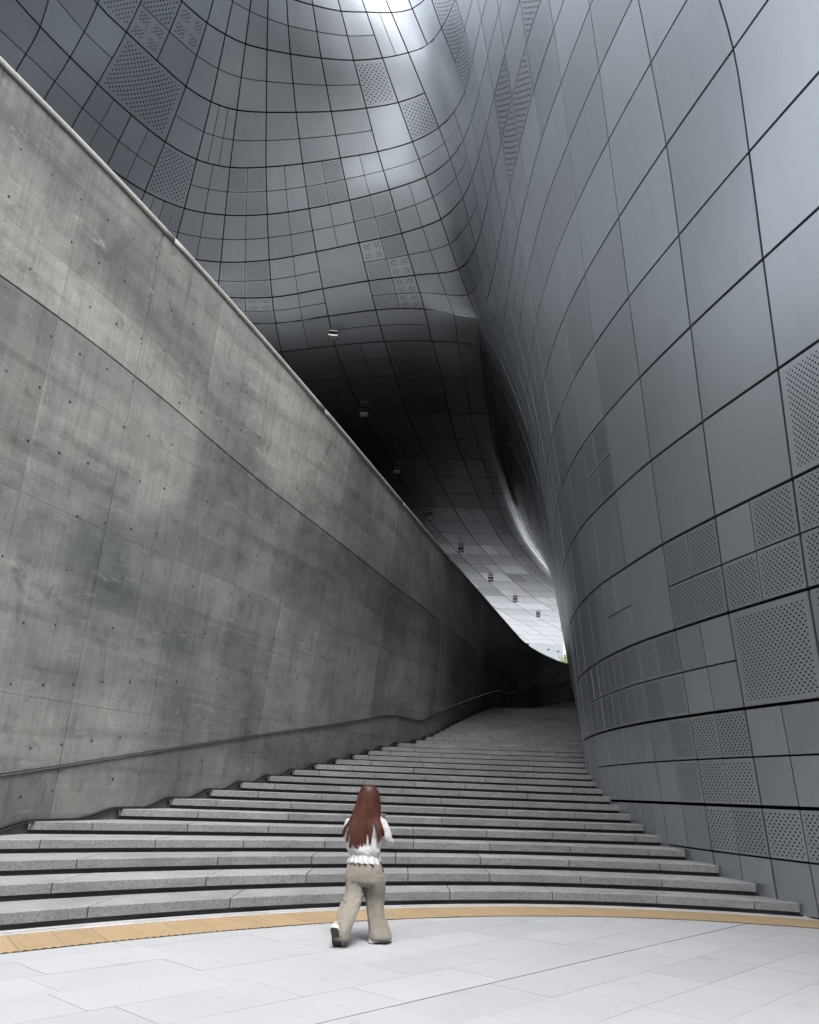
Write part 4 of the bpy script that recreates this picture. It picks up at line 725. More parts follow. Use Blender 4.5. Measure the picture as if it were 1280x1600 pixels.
for i in range(len(joints) - 1):
    s0, s1 = joints[i], joints[i + 1]; ym = at_s((s0 + s1) / 2)[1]
    idx = nb0 + i
    gl = 0.015 if idx % 3 == 0 else 0.006; gr = 0.015 if (idx + 1) % 3 == 0 else 0.006
    far = ym > 30
    # lifts: base .. rail groove .. 2.6 .. 5.55 .. groove .. 9.5 .. top
    lv = [(zbase, 0.0)]
    cuts = []
    def rl(y): return zrail(y)
    cuts.append((rl, 0.020))
    for h in (2.62, 5.55):
        if h > zrail(at_s(s1)[1]) + 0.5 and h < zrev(ym) - 0.6: cuts.append((lambda y, h=h: h, 0.0025))
    if zrev(ym) > zrail(at_s(s1)[1]) + 0.35: cuts.append((zrev, 0.017))
    tz = lambda y: ztop(y)
    if ym < 24: cuts.append((lambda y: zrev(y) + (ztop(y) - zrev(y)) * 0.30, 0.002))
    edges = [(zbase, 0.0)] + cuts + [(tz, 0.004)]
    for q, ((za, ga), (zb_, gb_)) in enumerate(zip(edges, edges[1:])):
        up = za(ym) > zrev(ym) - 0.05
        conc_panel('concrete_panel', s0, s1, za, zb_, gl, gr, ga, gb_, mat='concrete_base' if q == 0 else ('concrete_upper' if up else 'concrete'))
# core behind the joints, coping pieces on top
V = []; Fc = []
ss = np.linspace(0, smax, 150)
for s in ss:
    y = at_s(s)[1]
    for z, off in ((zbase(y) - .3, -0.045), (ztop(y) - 0.02, -0.045), (ztop(y) - 0.02, -0.55), (zbase(y) - .3, -0.55)): V.append(wall_pt(s, z, off) - cloc)
for i in range(len(ss) - 1):
    for j in range(4): Fc.append((i * 4 + j, (i + 1) * 4 + j, (i + 1) * 4 + (j + 1) % 4, i * 4 + (j + 1) % 4))
core = mesh_obj('core', V, Fc, M['concrete'], cwall)
me = core.data; me.uv_layers.new(name='UVMap')
prof = [(-0.03, 0.015), (0.018, 0.015), (0.026, 0.03), (0.03, 0.12), (0.005, 0.155), (-0.05, 0.17), (-0.45, 0.17), (-0.58, 0.14), (-0.59, 0.0)]
cj = list(np.arange(0.3 + (J1 % 5.79) - 5.79, smax, 5.79)); cj = [max(0, c) for c in cj if c > -5] + [smax]
for a, b in zip(cj, cj[1:]):
    V = []; Fc = []; UV = []
    n = 21
    for i in range(n):
        s = a + 0.004 + (b - a - 0.008) * i / (n - 1); z0 = ztop(at_s(s)[1])
        for off, dz in prof: V.append(wall_pt(s, z0 + dz, off) - cloc); UV.append((s, z0 + dz + off))
    m = len(prof)
    for i in range(n - 1):
        for j in range(m - 1): Fc.append((i * m + j, (i + 1) * m + j, (i + 1) * m + j + 1, i * m + j + 1))
    Fc.append(tuple(range(m))); Fc.append(tuple((n - 1) * m + j for j in range(m))[::-1])
    o = mesh_obj('coping', V, Fc, M['coping'], cwall, True); me = o.data; l1 = me.uv_layers.new(name='UVMap'); vi = np.zeros(len(me.loops), dtype=np.int32); me.loops.foreach_get('vertex_index', vi)
    l1.data.foreach_set('uv', np.array(UV, dtype=np.float32)[vi].ravel())
# tie holes: small sunken cones, past the limit of single pieces
H = MB(); rr = random.Random(3)
for i, s in enumerate(np.arange(J1 - 14.2, smax - 2, 0.643)):
    y = at_s(s)[1]; zr_ = zrail(y)
    zs = [zr_ - 0.35] + [zr_ + 0.35 + 0.92 * q for q in range(14)]
    for z in zs:
        z += rr.uniform(-.02, .02)
        if z > ztop(y) - 0.35 or abs(z - zrev(y)) < 0.12 or z < zbase(y) + 1.0: continue
        if rr.random() < 0.20: continue
        c = wall_pt(s, z, 0.0015) - cloc; t = wall_pt(s + .05, z, 0.0015) - cloc - c; t /= np.linalg.norm(t); u = np.array((0, 0, 1.0)); r_ = rr.uniform(.018, .027)
        V = [tuple(c + t * r_ * math.cos(a) + u * r_ * math.sin(a)) for a in np.linspace(0, 2 * math.pi, 8, endpoint=False)]
        H.add(V, [tuple(range(8))])
th = H.build('tie_holes', M['rubber'], cwall); th['kind'] = 'stuff'
# black membrane where the wall meets the steps
mem = MB(); pts = []
for s in np.arange(s_of_y(5), s_of_y(40.5), 0.12):
    x, y = at_s(s)
    # tread level here, eased between steps
    k = 0
    while k < NSTEP and ynose(k + 1, x + .16) < y: k += 1
    fr = (y - (ynose(k, x + .16) if k else y - .4)) / max(.3, ynose(k + 1, x + .16) - (ynose(k, x + .16) if k else y - .4))
    z = (k + sstep(0.45, 1.0, fr)) * RISE
    pts.append(wall_pt(s, z + 0.012, 0.02) - cloc)
mem.tube(pts, 0.028, 6).build('membrane', M['rubber'], cwall, True)
pts2 = [p + np.array((0.07, -0.03, -0.02)) for p in pts]
MB().tube(pts2, 0.013, 6).build('cable', M['rubber'], cwall, True)
# handrail bar in the groove
hr = empty('handrail', (-5.4, 13.0, 0.0)); tag(hr, 'slim steel handrail bar running in the groove low on the concrete wall', 'handrail'); 
pts = [wall_pt(s, zrail(at_s(s)[1]) + 0.0, 0.010) - cloc for s in np.linspace(s_of_y(6), s_of_y(50), 240)]
MB().tube(pts, 0.012, 10).build('rail_bar', M['steel'], hr, True)
bk = MB()
for s in np.arange(s_of_y(8), s_of_y(49), 1.93): bk.box(wall_pt(s, zrail(at_s(s)[1]) - 0.006, 0.012) - cloc, (.016, .016, .010))
bk.build('brackets', M['steel'], hr)
# unseen terrace, coloured dark as if shaded, then pale upper plaza, shaping soffit reflections
sheet_obj('terrace', [(-60, 12), (-6.4, 12), (-5.6, 15), (-4.2, 18), (-2, 23), (1, 30), (4, 39), (6, 43.5), (8.6, 48), (12, 51.2), (24, 55.2), (60, 58), (60, 112), (-60, 112)], 7.9, M['dark_paving'])
sheet_obj('upper_plaza', [(-300, 112), (300, 112), (300, 600), (-300, 600)], 7.9, M['band'])
# ------------------------------------------------------------------ soffit lamps
lamp_sp = [(-3.17, 26.33), (-2.32, 33.52), (-0.78, 40.43), (1.29, 48.06), (3.83, 55.26), (6.88, 63.22), (9.85, 70.23), (12.91, 76.12), (16.41, 81.6)]
words = ['nearest', 'second', 'third', 'fourth', 'fifth', 'sixth', 'seventh', 'eighth', 'farthest']
lamp0 = None
def make_lamp():
    e = empty('soffit_lamp'); 
    MB().box((0, 0, -0.03), (0.20, 0.20, 0.03)).build('mounting_plate', M['lampframe'], e)
    b = MB()
    for sx in (-1, 1):
        b.tube([(sx * .20, .12, -.06), (sx * .20, -.12, -.22)], .015, 6); b.tube([(sx * .20, -.12, -.06), (sx * .20, .12, -.22)], .015, 6)
    b.build('bracket', M['lampframe'], e)
    MB().box((0, 0, -0.26), (0.22, 0.19, 0.045)).build('housing', M['lampframe'], e)
    MB().box((0, -0.01, -0.312), (0.19, 0.165, 0.006)).build('diffuser', M['lampwhite'], e)
    MB().box((0, -0.196, -0.26), (0.21, 0.004, 0.036)).build('front_plate', M['lampwhite'], e)
    return e
for i, (x, y) in enumerate(lamp_sp):
    if i == 0: o = lamp0 = make_lamp()
    else:
        o = lamp0.copy(); col.objects.link(o)
        for ch in list(lamp0.children):
            c = ch.copy(); col.objects.link(c); c.parent = o
    o.location = (x, y, 18.25); o.scale = (.85, .85, .85); o.rotation_euler = (0, 0, 0.1)
    if i == 0: o.location = (-3.38, 28.1, 19.0); o.scale = (.85, .85, .85)
    tag(o, 'small square lamp hanging under the dark soffit, %s of the row' % words[i], 'lamp', 'lamps in a row under the soffit')
# ------------------------------------------------------------------ beyond the passage
M['white_wall'] = simple('white_render', (0.20, 0.218, 0.235), 0.8, nz=0.04, scale=0.3)
M['glass'] = simple('window_glass', (0.05, 0.08, 0.12), 0.12)
M['blue'] = simple('blue_glass', (0.16, 0.27, 0.40), 0.2, nz=0.5, scale=0.6)
bd = empty('white_building', (33, 205, 7.9)); tag(bd, 'plain pale building with tiny windows seen beyond the end of the passage', 'building')
MB().box((3.7, 6, 25), (4.4, 6, 25)).build('wall', M['white_wall'], bd); MB().box((-3.2, 7, 25), (2.0, 6, 25)).build('glass_bay', M['blue'], bd)
for wx, wz in ((4.3, 29.6), (6.8, 29.2), (1.7, 28.4), (4.0, 26.8), (5.9, 26.3), (2.6, 24.6), (7.0, 24.2), (5.0, 31.6), (2.2, 31.2)):
    MB().box((wx, -0.03, wz), (0.34, 0.05, 0.2)).build('window', M['glass'], bd)
M['leaf'] = simple('leaves', (0.12, 0.17, 0.035), 0.6, nz=0.5, scale=3)
M['bark'] = simple('bark', (0.10, 0.08, 0.06), 0.9)
tr = empty('tree', (31.9, 150, 9.6)); tag(tr, 'green tree top just showing above the far end of the concrete wall', 'tree')
lf = MB(); rr = random.Random(9)
for i in range(2600):
    th_, ph = rr.uniform(0, 6.283), math.acos(rr.uniform(-1, 1)); r_ = 4.6 * (rr.random() ** .4) * (0.75 + .4 * noise.noise(Vector((math.cos(th_) * 1.7, math.sin(th_) * 1.7, ph))))
    c = Vector((r_ * math.sin(ph) * math.cos(th_), r_ * math.sin(ph) * math.sin(th_), 13.6 + 1.05 * r_ * math.cos(ph))); a = Vector((rr.uniform(-1, 1), rr.uniform(-1, 1), rr.uniform(-1, 1))).normalized() * .3; b = a.orthogonal().normalized() * .17
    lf.add([c - a, c + b, c + a, c - b], [(0, 1, 2, 3)])
lf.build('crown', M['leaf'], tr)
tk = MB().tube([(0, 0, 0), (.1, 0, 5), (.2, .1, 9.5), (0, .2, 14)], .28, 8)
for a in range(5): tk.tube([(.1, 0, 8.5 + a * .5), (1.6 * math.cos(a * 1.3), 1.6 * math.sin(a * 1.3), 11.5 + a * .4), (2.9 * math.cos(a * 1.3), 2.9 * math.sin(a * 1.3), 13.5 + a * .3)], .09, 6)
tk.build('trunk', M['bark'], tr, True)

# ------------------------------------------------------------------ step lights let into the treads
for i, (x, y, z, r_) in enumerate(((3.95, 13.2, 0.17, 0.15), (3.35, 15.4, 0.68, 0.15))):
    e = empty('step_light', (x, y, z)); tag(e, ('round metal light set in the tread of the lowest step near the metal wall', 'round metal light set in a tread four steps up, left of the metal wall')[i], 'light', 'round lights in the steps')
    V = []; Fc = []; n = 24
    for rr_, h in ((r_, 0.001), (r_, 0.006), (r_ * .82, 0.006), (r_ * .8, 0.003)):
        for j in range(n): V.append((rr_ * math.cos(2 * math.pi * j / n), rr_ * math.sin(2 * math.pi * j / n), h))
    for q in range(3):
        for j in range(n): Fc.append((q * n + j, q * n + (j + 1) % n, (q + 1) * n + (j + 1) % n, (q + 1) * n + j))
    mesh_obj('ring', V, Fc, M['lampframe'], e, False)
    mesh_obj('lens', [(r_ * .8 * math.cos(2 * math.pi * j / n), r_ * .8 * math.sin(2 * math.pi * j / n), 0.0032) for j in range(n)], [tuple(range(n))], M['granite'], e)
# ------------------------------------------------------------------ the walking woman
M['skin'] = simple('skin', (0.36, 0.24, 0.19), 0.5)
def fabric(name, c, c2, bump=0.2, sc=22, rough=0.85):
    t = NT(name); co = t.coord('Object'); f = t.noise(co, 5.0, 4); g = t.noise(t.mapping(co, (1, 1, 1)), 420, 2); w = t.noise(t.mapping(co, (1.2, 1.2, .8)), sc, 3, .5, .6)
    base = t.mix(f, c, c2); t.set(**{'Base Color': base, 'Roughness': rough, 'Sheen Weight': 0.15}); t.bump(t.math('ADD', w, t.math('MULTIPLY', g, .1)), bump, 0.008); return t.m
M['blouse'] = fabric('white_cotton', (0.40, 0.40, 0.40), (0.46, 0.46, 0.46), 0.45, 16)
M['trousers'] = fabric('beige_twill', (0.135, 0.122, 0.103), (0.175, 0.160, 0.138), 0.55, 9)
def hair_mat():
    t = NT('auburn_hair'); co = t.coord('Object'); s = t.noise(t.mapping(co, (70, 70, 2.2)), 1.0, 4, .6); f = t.noise(co, 5, 3)
    tn = t.n('ShaderNodeAttribute', attribute_name='strand').outputs['Fac']; base = t.mix(t.math('MULTIPLY_ADD', tn, 0.75, t.math('MULTIPLY', t.ramp(s, [(.3, 0), (.7, 1)]), 0.25)), (0.010, 0.0030, 0.0022), (0.078, 0.025, 0.0155)); base = t.mix(t.ramp(f, [(.35, 0.0), (.7, .4)]), base, (0.075, 0.028, 0.019))
    t.set(**{'Base Color': base, 'Roughness': 0.5, 'Specular IOR Level': 0.25}); t.bump(s, .4, .004); return t.m
M['hair'] = hair_mat()
def shoe_mat():
    t = NT('sneaker_canvas'); co = t.coord('Object'); ck = t.n('ShaderNodeTexChecker'); ck.inputs['Scale'].default_value = 55; ck.inputs['Color1'].default_value = (.45, .45, .45, 1); ck.inputs['Color2'].default_value = (.02, .02, .02, 1)
    t.l(t.mapping(co, rot=(0.3, 0.2, 0.7)), ck.inputs['Vector']); z = t.n('ShaderNodeSeparateXYZ'); t.l(co, z.inputs[0])
    t.set(**{'Base Color': t.mix(t.math('GREATER_THAN', z.outputs[2], 0.052), (.46, .46, .46), ck.outputs['Color']), 'Roughness': .6}); return t.m
M['shoe'] = shoe_mat(); M['rubber_white'] = simple('white_rubber', (.45, .45, .44), .5); M['sole'] = simple('brown_sole', (.05, .037, .028), .7)
person = empty('person', (-0.092, 9.127, 0.0))
tag(person, 'woman seen from behind walking toward the stairs, long auburn hair, white blouse, beige wide trousers', 'person')
def loft(rings, seg=20, cap=True, pw=2.3, V=None, Fc=None, fold=0.0):
    V = [] if V is None else V; Fc = [] if Fc is None else Fc; b0 = len(V)
    for (x, y, z, rx, ry) in rings:
        for j in range(seg):
            a = 2 * math.pi * j / seg; ca, sa = math.cos(a), math.sin(a)
            g = 1 + fold * (math.sin(5 * a + 9 * z + 14 * x) + .6 * math.sin(9 * a - 7 * z))
            V.append((x + g * rx * math.copysign(abs(ca) ** (2 / pw), ca), y + g * ry * math.copysign(abs(sa) ** (2 / pw), sa), z))
    n = len(rings)
    for i in range(n - 1):
        for j in range(seg): Fc.append((b0 + i * seg + j, b0 + i * seg + (j + 1) % seg, b0 + (i + 1) * seg + (j + 1) % seg, b0 + (i + 1) * seg + j))
    if cap: Fc.append(tuple(b0 + j for j in range(seg))); Fc.append(tuple(b0 + (n - 1) * seg + j for j in range(seg))[::-1])
    return V, Fc
def rs(rings, n=4):
    R = np.array(rings, float); return [tuple(p) for p in smooth_poly(R, n)]
def cloth(name, parts, mat, voxel, tex=None, strength=0.0, smooth_it=4, parent=person, fold=0.0):
    V = []; Fc = []
    for r in parts: loft(rs(r), 44, V=V, Fc=Fc, fold=fold)
    o = mesh_obj(name, V, Fc, mat, parent, True)
    bm = bmesh.new(); bm.from_mesh(o.data); bmesh.ops.recalc_face_normals(bm, faces=bm.faces); bm.to_mesh(o.data); bm.free()
    rm = o.modifiers.new('r', 'REMESH'); rm.mode = 'VOXEL'; rm.voxel_size = voxel; rm.use_smooth_shade = True
    sm = o.modifiers.new('s', 'SMOOTH'); sm.iterations = smooth_it; sm.factor = .5
    if strength:
        tx = bpy.data.textures.new(name, 'CLOUDS'); tx.noise_scale = tex; tx.noise_depth = 2
        d = o.modifiers.new('d', 'DISPLACE'); d.texture = tx; d.strength = strength; d.mid_level = .5; d.texture_coords = 'LOCAL'
    return o
torso = [(-0.22, 0.06, 1.274, 0.06, 0.05), (-0.224, 0.05, 1.219, 0.11, 0.07), (-0.241, 0.04, 1.188, 0.17, 0.085), (-0.25, 0.04, 1.15, 0.19, 0.10), (-0.255, 0.04, 1.081, 0.19, 0.11), (-0.26, 0.04, 1.0, 0.187, 0.118), (-0.256, 0.04, 0.933, 0.182, 0.125), (-0.249, 0.04, 0.866, 0.176, 0.130), (-0.244, 0.04, 0.825, 0.158, 0.118), (-0.245, 0.04, 0.806, 0.152, 0.112)]
armR = [(-0.095, 0.05, 1.183, 0.045, 0.06), (-0.065, 0.05, 1.128, 0.055, 0.06), (-0.043, 0.05, 1.074, 0.058, 0.062), (-0.022, 0.06, 1.006, 0.064, 0.066), (-0.016, 0.09, 0.95, 0.072, 0.075), (-0.022, 0.16, 0.915, 0.066, 0.075), (-0.05, 0.24, 0.925, 0.05, 0.06)]
armR2 = [(-0.02, 0.10, 0.93, 0.06, 0.06), (-0.035, 0.18, 0.97, 0.052, 0.055), (-0.06, 0.24, 1.03, 0.042, 0.045), (-0.078, 0.275, 1.085, 0.032, 0.034)]
armL = [(-0.42, 0.05, 1.175, 0.04, 0.055), (-0.435, 0.06, 1.101, 0.05, 0.058), (-0.436, 0.08, 1.018, 0.05, 0.06), (-0.42, 0.12, 0.955, 0.05, 0.062), (-0.38, 0.20, 0.94, 0.045, 0.055)]
armL2 = [(-0.41, 0.14, 0.95, 0.05, 0.055), (-0.36, 0.23, 0.985, 0.045, 0.05), (-0.30, 0.29, 1.02, 0.036, 0.04), (-0.25, 0.33, 1.05, 0.03, 0.032)]
cloth('blouse', [torso, armR, armR2, armL, armL2], M['blouse'], 0.009, 0.075, 0.020, 2, fold=0.04)
# ruffled hem
V = []; Fc = []; nseg = 110
for q, (z, ex, fl) in enumerate(((0.822, .004, 0.0), (0.806, .008, .004), (0.786, .016, .010), (0.765, .022, .013), (0.748, .026, .015))):
    for j in range(nseg):
        a = 2 * math.pi * j / nseg; w = math.sin(a * 17 + 1.3 * math.sin(a * 3)) * fl; rx, ry = 0.152 + ex + w, 0.116 + ex + w
        V.append((-0.246 + rx * math.cos(a), 0.04 + ry * math.sin(a), z + 0.006 * math.sin(a * 17 + 2) * q / 4 + 0.006 * math.sin(a * 2.0)))
for i in range(4):
    for j in range(nseg): Fc.append((i * nseg + j, i * nseg + (j + 1) % nseg, (i + 1) * nseg + (j + 1) % nseg, (i + 1) * nseg + j))
mesh_obj('ruffle_hem', V, Fc, M['blouse'], person, True)
hips = [(-0.244, 0.04, 0.812, 0.145, 0.10), (-0.242, 0.04, 0.747, 0.172, 0.122), (-0.237, 0.03, 0.682, 0.190, 0.135), (-0.232, 0.03, 0.617, 0.206, 0.142), (-0.227, 0.03, 0.565, 0.210, 0.138), (-0.222, 0.03, 0.525, 0.19, 0.11)]
legL = [(-0.340, 0.03, 0.626, 0.088, 0.115), (-0.335, 0.02, 0.536, 0.096, 0.115), (-0.33, 0.0, 0.461, 0.097, 0.112), (-0.336, -0.04, 0.401, 0.100, 0.108), (-0.361, -0.1, 0.344, 0.102, 0.105), (-0.379, -0.16, 0.288, 0.101, 0.105), (-0.398, -0.22, 0.222, 0.092, 0.1), (-0.418, -0.27, 0.165, 0.088, 0.1), (-0.422, -0.295, 0.115, 0.084, 0.095), (-0.416, -0.305, 0.066, 0.076, 0.086)]
legR = [(-0.127, 0.03, 0.633, 0.100, 0.115), (-0.121, 0.04, 0.541, 0.108, 0.115), (-0.118, 0.06, 0.462, 0.108, 0.112), (-0.116, 0.07, 0.396, 0.102, 0.108), (-0.112, 0.07, 0.332, 0.094, 0.105), (-0.1, 0.06, 0.269, 0.093, 0.105), (-0.079, 0.04, 0.197, 0.098, 0.105), (-0.055, 0.02, 0.125, 0.110, 0.11), (-0.041, 0.0, 0.065, 0.116, 0.112), (-0.039, 0.0, 0.038, 0.116, 0.11)]
tro = cloth('trousers', [hips, legL, legR], M['trousers'], 0.009, 0.12, 0.016, 2, fold=0.045)
# folds behind the bent knee and seat
fol = MB()
for pts, r in (([(-0.435, -0.135, 0.41), (-0.36, -0.155, 0.375), (-0.27, -0.10, 0.42), (-0.235, -0.04, 0.46)], .011), ([(-0.42, -0.15, 0.385), (-0.35, -0.19, 0.345), (-0.27, -0.14, 0.385)], .009)):
    P = [tuple(p) for p in smooth_poly(np.array(pts), 6)]; fol.tube(P, r, 8)
fol.build('trouser_folds', M['trousers'], person, True)
MB().box((0, 0, 0), (.006, .012, .055)).build('pocket_edge', M['rubber'], person).matrix_local = Matrix.Translation((-0.052, 0.01, 0.715)) @ Matrix.Rotation(math.radians(-20), 4, 'Y')
# body: one continuous skinned surface under the clothes
J = {'pelvis': (-.235, .03, .72, .10), 'waist': (-.24, .04, .86, .085), 'chest': (-.245, .05, 1.06, .10), 'neck0': (-.235, .06, 1.20, .045), 'neck': (-.235, .065, 1.25, .043), 'head0': (-.235, .08, 1.31, .065), 'head': (-.235, .075, 1.40, .078), 'head2': (-.236, .07, 1.455, .060),
     'shR': (-.10, .05, 1.165, .045), 'elR': (-.02, .09, .945, .036), 'wrR': (-.080, .28, 1.09, .022), 'hnR': (-.078, .30, 1.135, .026),
     'shL': (-.41, .05, 1.16, .045), 'elL': (-.425, .12, .96, .036), 'wrL': (-.25, .335, 1.055, .022), 'hnL': (-.205, .365, 1.085, .026),
     'hpL': (-.325, .02, .66, .075), 'knL': (-.335, -.02, .42, .052), 'anL': (-.425, -.30, .135, .034),
     'hpR': (-.145, .03, .66, .075), 'knR': (-.115, .07, .40, .052), 'anR': (-.05, -.005, .085, .034)}
for sd, sx in (('R', -1), ('L', 1)):
    h = J['hn' + sd]
    for f in range(4):
        J['f%s%d0' % (sd, f)] = (h[0] + sx * .012, h[1] + .018 + .004 * f, h[2] + .03 - .017 * f, .009); J['f%s%d1' % (sd, f)] = (h[0] + sx * (.035 - .003 * abs(f - 1)), h[1] + .03, h[2] + .034 - .017 * f, .0085); J['f%s%d2' % (sd, f)] = (h[0] + sx * .045, h[1] + .008, h[2] + .036 - .017 * f, .0075)
    J['t%s0' % sd] = (h[0] + sx * .008, h[1] - .012, h[2] + .03, .0095); J['t%s1' % sd] = (h[0] + sx * .03, h[1] - .014, h[2] + .05, .0085)
Ed = [('pelvis', 'waist'), ('waist', 'chest'), ('chest', 'neck0'), ('neck0', 'neck'), ('neck', 'head0'), ('head0', 'head'), ('head', 'head2')]
for s_ in 'RL':
    Ed += [('chest', 'sh' + s_), ('sh' + s_, 'el' + s_), ('el' + s_, 'wr' + s_), ('wr' + s_, 'hn' + s_), ('pelvis', 'hp' + s_), ('hp' + s_, 'kn' + s_), ('kn' + s_, 'an' + s_), ('hn' + s_, 't%s0' % s_), ('t%s0' % s_, 't%s1' % s_)]
    for f in range(4): Ed += [('hn' + s_, 'f%s%d0' % (s_, f)), ('f%s%d0' % (s_, f), 'f%s%d1' % (s_, f)), ('f%s%d1' % (s_, f), 'f%s%d2' % (s_, f))]
nm = list(J); me = bpy.data.meshes.new('body'); me.from_pydata([J[n][:3] for n in nm], [(nm.index(a), nm.index(b)) for a, b in Ed], [])
body = link(bpy.data.objects.new('body', me), person); me.materials.append(M['skin'])
sk = body.modifiers.new('skin', 'SKIN'); sk.use_smooth_shade = True
for i, n in enumerate(nm):
    me.skin_vertices[0].data[i].radius = (J[n][3], J[n][3]); me.skin_vertices[0].data[i].use_root = (n == 'pelvis')
sb = body.modifiers.new('sub', 'SUBSURF'); sb.levels = 1; sb.render_levels = 2
# face on the far side of the head
fc = MB()
for sx in (-1, 1):
    fc.box((-.235 + sx * .03, .152, 1.405), (.012, .004, .005)); fc.tube([(-.235 + sx * .018, .15, 1.428), (-.235 + sx * .045, .143, 1.43)], .003, 5)
fc.build('eyes_and_brows', M['rubber'], person)
fc = MB().tube([(-.235, .145, 1.405), (-.235, .17, 1.37), (-.235, .152, 1.362)], .009, 6).tube([(-.255, .15, 1.33), (-.235, .157, 1.332), (-.215, .15, 1.33)], .006, 6)
fc.build('nose_and_mouth', M['skin'], person, True)
# hair: shell over the head, then locks drawn together into pointed tips
HR = [(-0.240, 0.07, 1.530, 0.020, 0.020), (-0.238, 0.068, 1.520, 0.058, 0.056), (-0.235, 0.065, 1.496, 0.086, 0.086), (-0.232, 0.062, 1.45, 0.107, 0.104), (-0.230, 0.055, 1.395, 0.118, 0.110), (-0.233, 0.045, 1.325, 0.130, 0.106), (-0.242, 0.030, 1.256, 0.145, 0.098), (-0.252, 0.010, 1.195, 0.152, 0.080), (-0.258, -0.01, 1.15, 0.140, 0.055)]
V, Fc = loft(rs(HR, 4), 28, pw=2.0)
mesh_obj('hair', V, Fc, M['hair'], person, True)
hairR = np.array(rs(HR, 6))
def hair_at(z, a, out):
    z = max(min(z, 1.53), 1.15); row = [np.interp(-z, -hairR[:, 2], hairR[:, m]) for m in (0, 1, 3, 4)]
    return np.array((row[0] + (row[2] + out) * math.cos(a), row[1] + (row[3] + out) * math.sin(a), z))
TIPS = [(-0.396, 0.890), (-0.307, 0.872), (-0.243, 0.935), (-0.190, 0.930), (-0.098, 0.950), (-0.052, 1.010), (-0.432, 0.945), (-0.480, 1.000), (-0.352, 0.905), (-0.275, 0.905), (-0.385, 0.92), (-0.33, 0.885), (-0.082, 0.985)]
rr = random.Random(21); lk = MB()
tones = []
for i in range(1500):
    tp = TIPS[rr.randrange(len(TIPS))] if rr.random() < .97 else (rr.uniform(-.44, -.06), rr.uniform(.97, 1.08))
    f = (tp[0] + .258) / .215; a = -math.pi / 2 + max(-1.35, min(1.35, f * 1.15)) + rr.uniform(-.28, .28)
    jx, jz = rr.gauss(0, .006), abs(rr.gauss(0, .030)); tip = np.array((tp[0] + jx, -0.088 - .006 * rr.random(), tp[1] + jz))
    if abs(f) > .95: tip[1] = -0.03
    out0 = rr.uniform(-.002, .007); w0 = rr.uniform(.0016, .0038); z0 = 1.47 - .2 * rr.random(); n = 13; pts = []
    st = hair_at(1.19, a, out0); st[1] = min(st[1], -.06) if math.sin(a) < -.35 else st[1]
    for q in range(n):
        t = q / (n - 1)
        if t < .45:
            z = z0 + (1.19 - z0) * t / .45; p = hair_at(z, a, out0); e = max(0, (t - .3) / .15); p = p * (1 - e) + np.array((p[0], st[1], p[2])) * e if e else p
        else:
            e = (t - .45) / .55; c1 = np.array((st[0] * .25 + tip[0] * .75, min(st[1], -.075) - .015, st[2] - .10)); p = (1 - e) ** 2 * st + 2 * e * (1 - e) * c1 + e * e * tip
            p[0] += .004 * math.sin(7 * e + i)
        pts.append(p)
    Vv = []; Ff = []
    for q, p in enumerate(pts):
        t = q / (n - 1); w = w0 * (1 - .82 * max(0, (t - .5) / .5) ** 1.2) + .0005
        aa = a if t < .45 else a + (-math.pi / 2 - a) * min(1, (t - .45) / .3)
        tg = np.array((-math.sin(aa), math.cos(aa), 0)); nr = np.array((math.cos(aa), math.sin(aa), 0))
        Vv += [p - tg * w, p + nr * w * .5, p + tg * w]
    for q in range(n - 1):
        Ff += [(q * 3, q * 3 + 1, q * 3 + 4, q * 3 + 3), (q * 3 + 1, q * 3 + 2, q * 3 + 5, q * 3 + 4)]
    lk.add(Vv, Ff); tn_ = min(1, max(0, rr.gauss(.5, .28))); tones += [tn_] * len(Vv)
ho = lk.build('hair_locks', M['hair'], person, True); ho['kind'] = 'stuff'
at = ho.data.attributes.new('strand', 'FLOAT', 'POINT'); at.data.foreach_set('value', np.array(tones, dtype=np.float32))
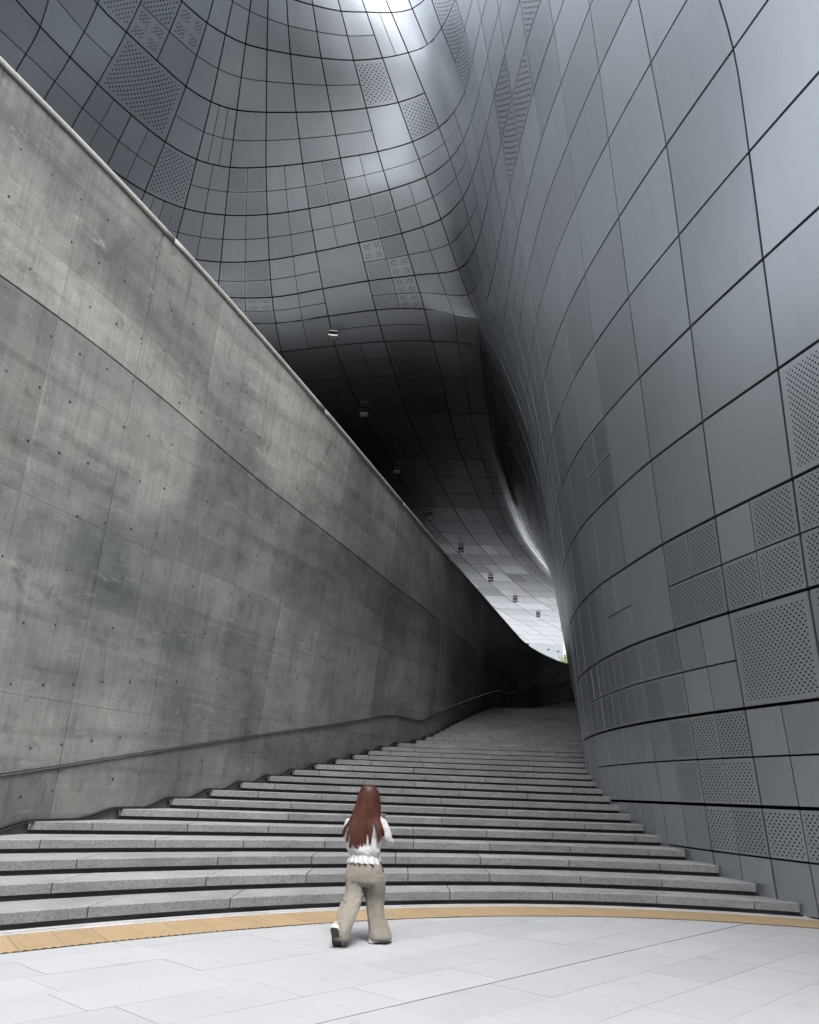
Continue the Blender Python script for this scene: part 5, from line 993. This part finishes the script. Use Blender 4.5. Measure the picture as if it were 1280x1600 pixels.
# shoes
def shoe(mat_w):
    e = []
    R_ = [(0, -.125, .028, .010), (0, -.118, .034, .030), (0, -.09, .040, .038), (0, -.03, .040, .036), (0, .03, .040, .043), (0, .08, .040, .048), (0, .115, .034, .042), (0, .135, .026, .022)]
    V = []; Fc = []
    hts = [.062, .088, .092, .088, .066, .052, .044, .034]
    for i, ((x, y, _, w), h) in enumerate(zip(R_, hts)):
        for j in range(12):
            a = 2 * math.pi * j / 12; ca, sa = math.cos(a), math.sin(a)
            V.append((x + w * math.copysign(abs(ca) ** .7, ca), y, .018 + (h - .018) * (0.5 + .5 * math.copysign(abs(sa) ** .7, sa))))
    for i in range(7):
        for j in range(12): Fc.append((i * 12 + j, (i + 1) * 12 + j, (i + 1) * 12 + (j + 1) % 12, i * 12 + (j + 1) % 12))
    Fc += [tuple(range(12)), tuple(84 + j for j in range(12))[::-1]]
    o = mesh_obj('shoe', V, Fc, M['shoe'], person, True)
    def slab(nm_, z0, z1, g, mt):
        V = []; n = len(R_)
        out = [(w + g, y) for (_, y, _, w) in R_] + [(-(w + g), y) for (_, y, _, w) in reversed(R_)]
        m = len(out); V = [(x, y * 1.02, z0) for x, y in out] + [(x, y * 1.02, z1) for x, y in out]
        F_ = [tuple(range(m))[::-1], tuple(range(m, 2 * m))] + [(i, (i + 1) % m, m + (i + 1) % m, m + i) for i in range(m)]
        mesh_obj(nm_, V, F_, mt, o)
    slab('midsole', 0.008, 0.034, .004, M['rubber_white']); slab('outsole', 0.0, 0.008, .003, M['sole'])
    return o
sR = shoe(0); sR.matrix_local = Matrix.Translation((-0.045, 0.02, 0.0)) @ Matrix.Rotation(math.radians(-52), 4, 'Z')
sL = shoe(0); sL.matrix_local = Matrix.Translation((-0.468, -0.362, 0.077)) @ Matrix.Rotation(math.radians(-14), 4, 'Z') @ Matrix.Rotation(math.radians(-50), 4, 'X') @ Matrix.Translation((0, -0.02, 0.0))
ph = MB().box((0, 0, 0), (.036, .004, .075)).build('phone', M['rubber']); ph.location = (-0.085 - .092, 9.127 + .325, 1.165); ph.rotation_euler = (math.radians(-20), math.radians(12), 0)
tag(ph, 'dark mobile phone held in front of the walking woman', 'phone')
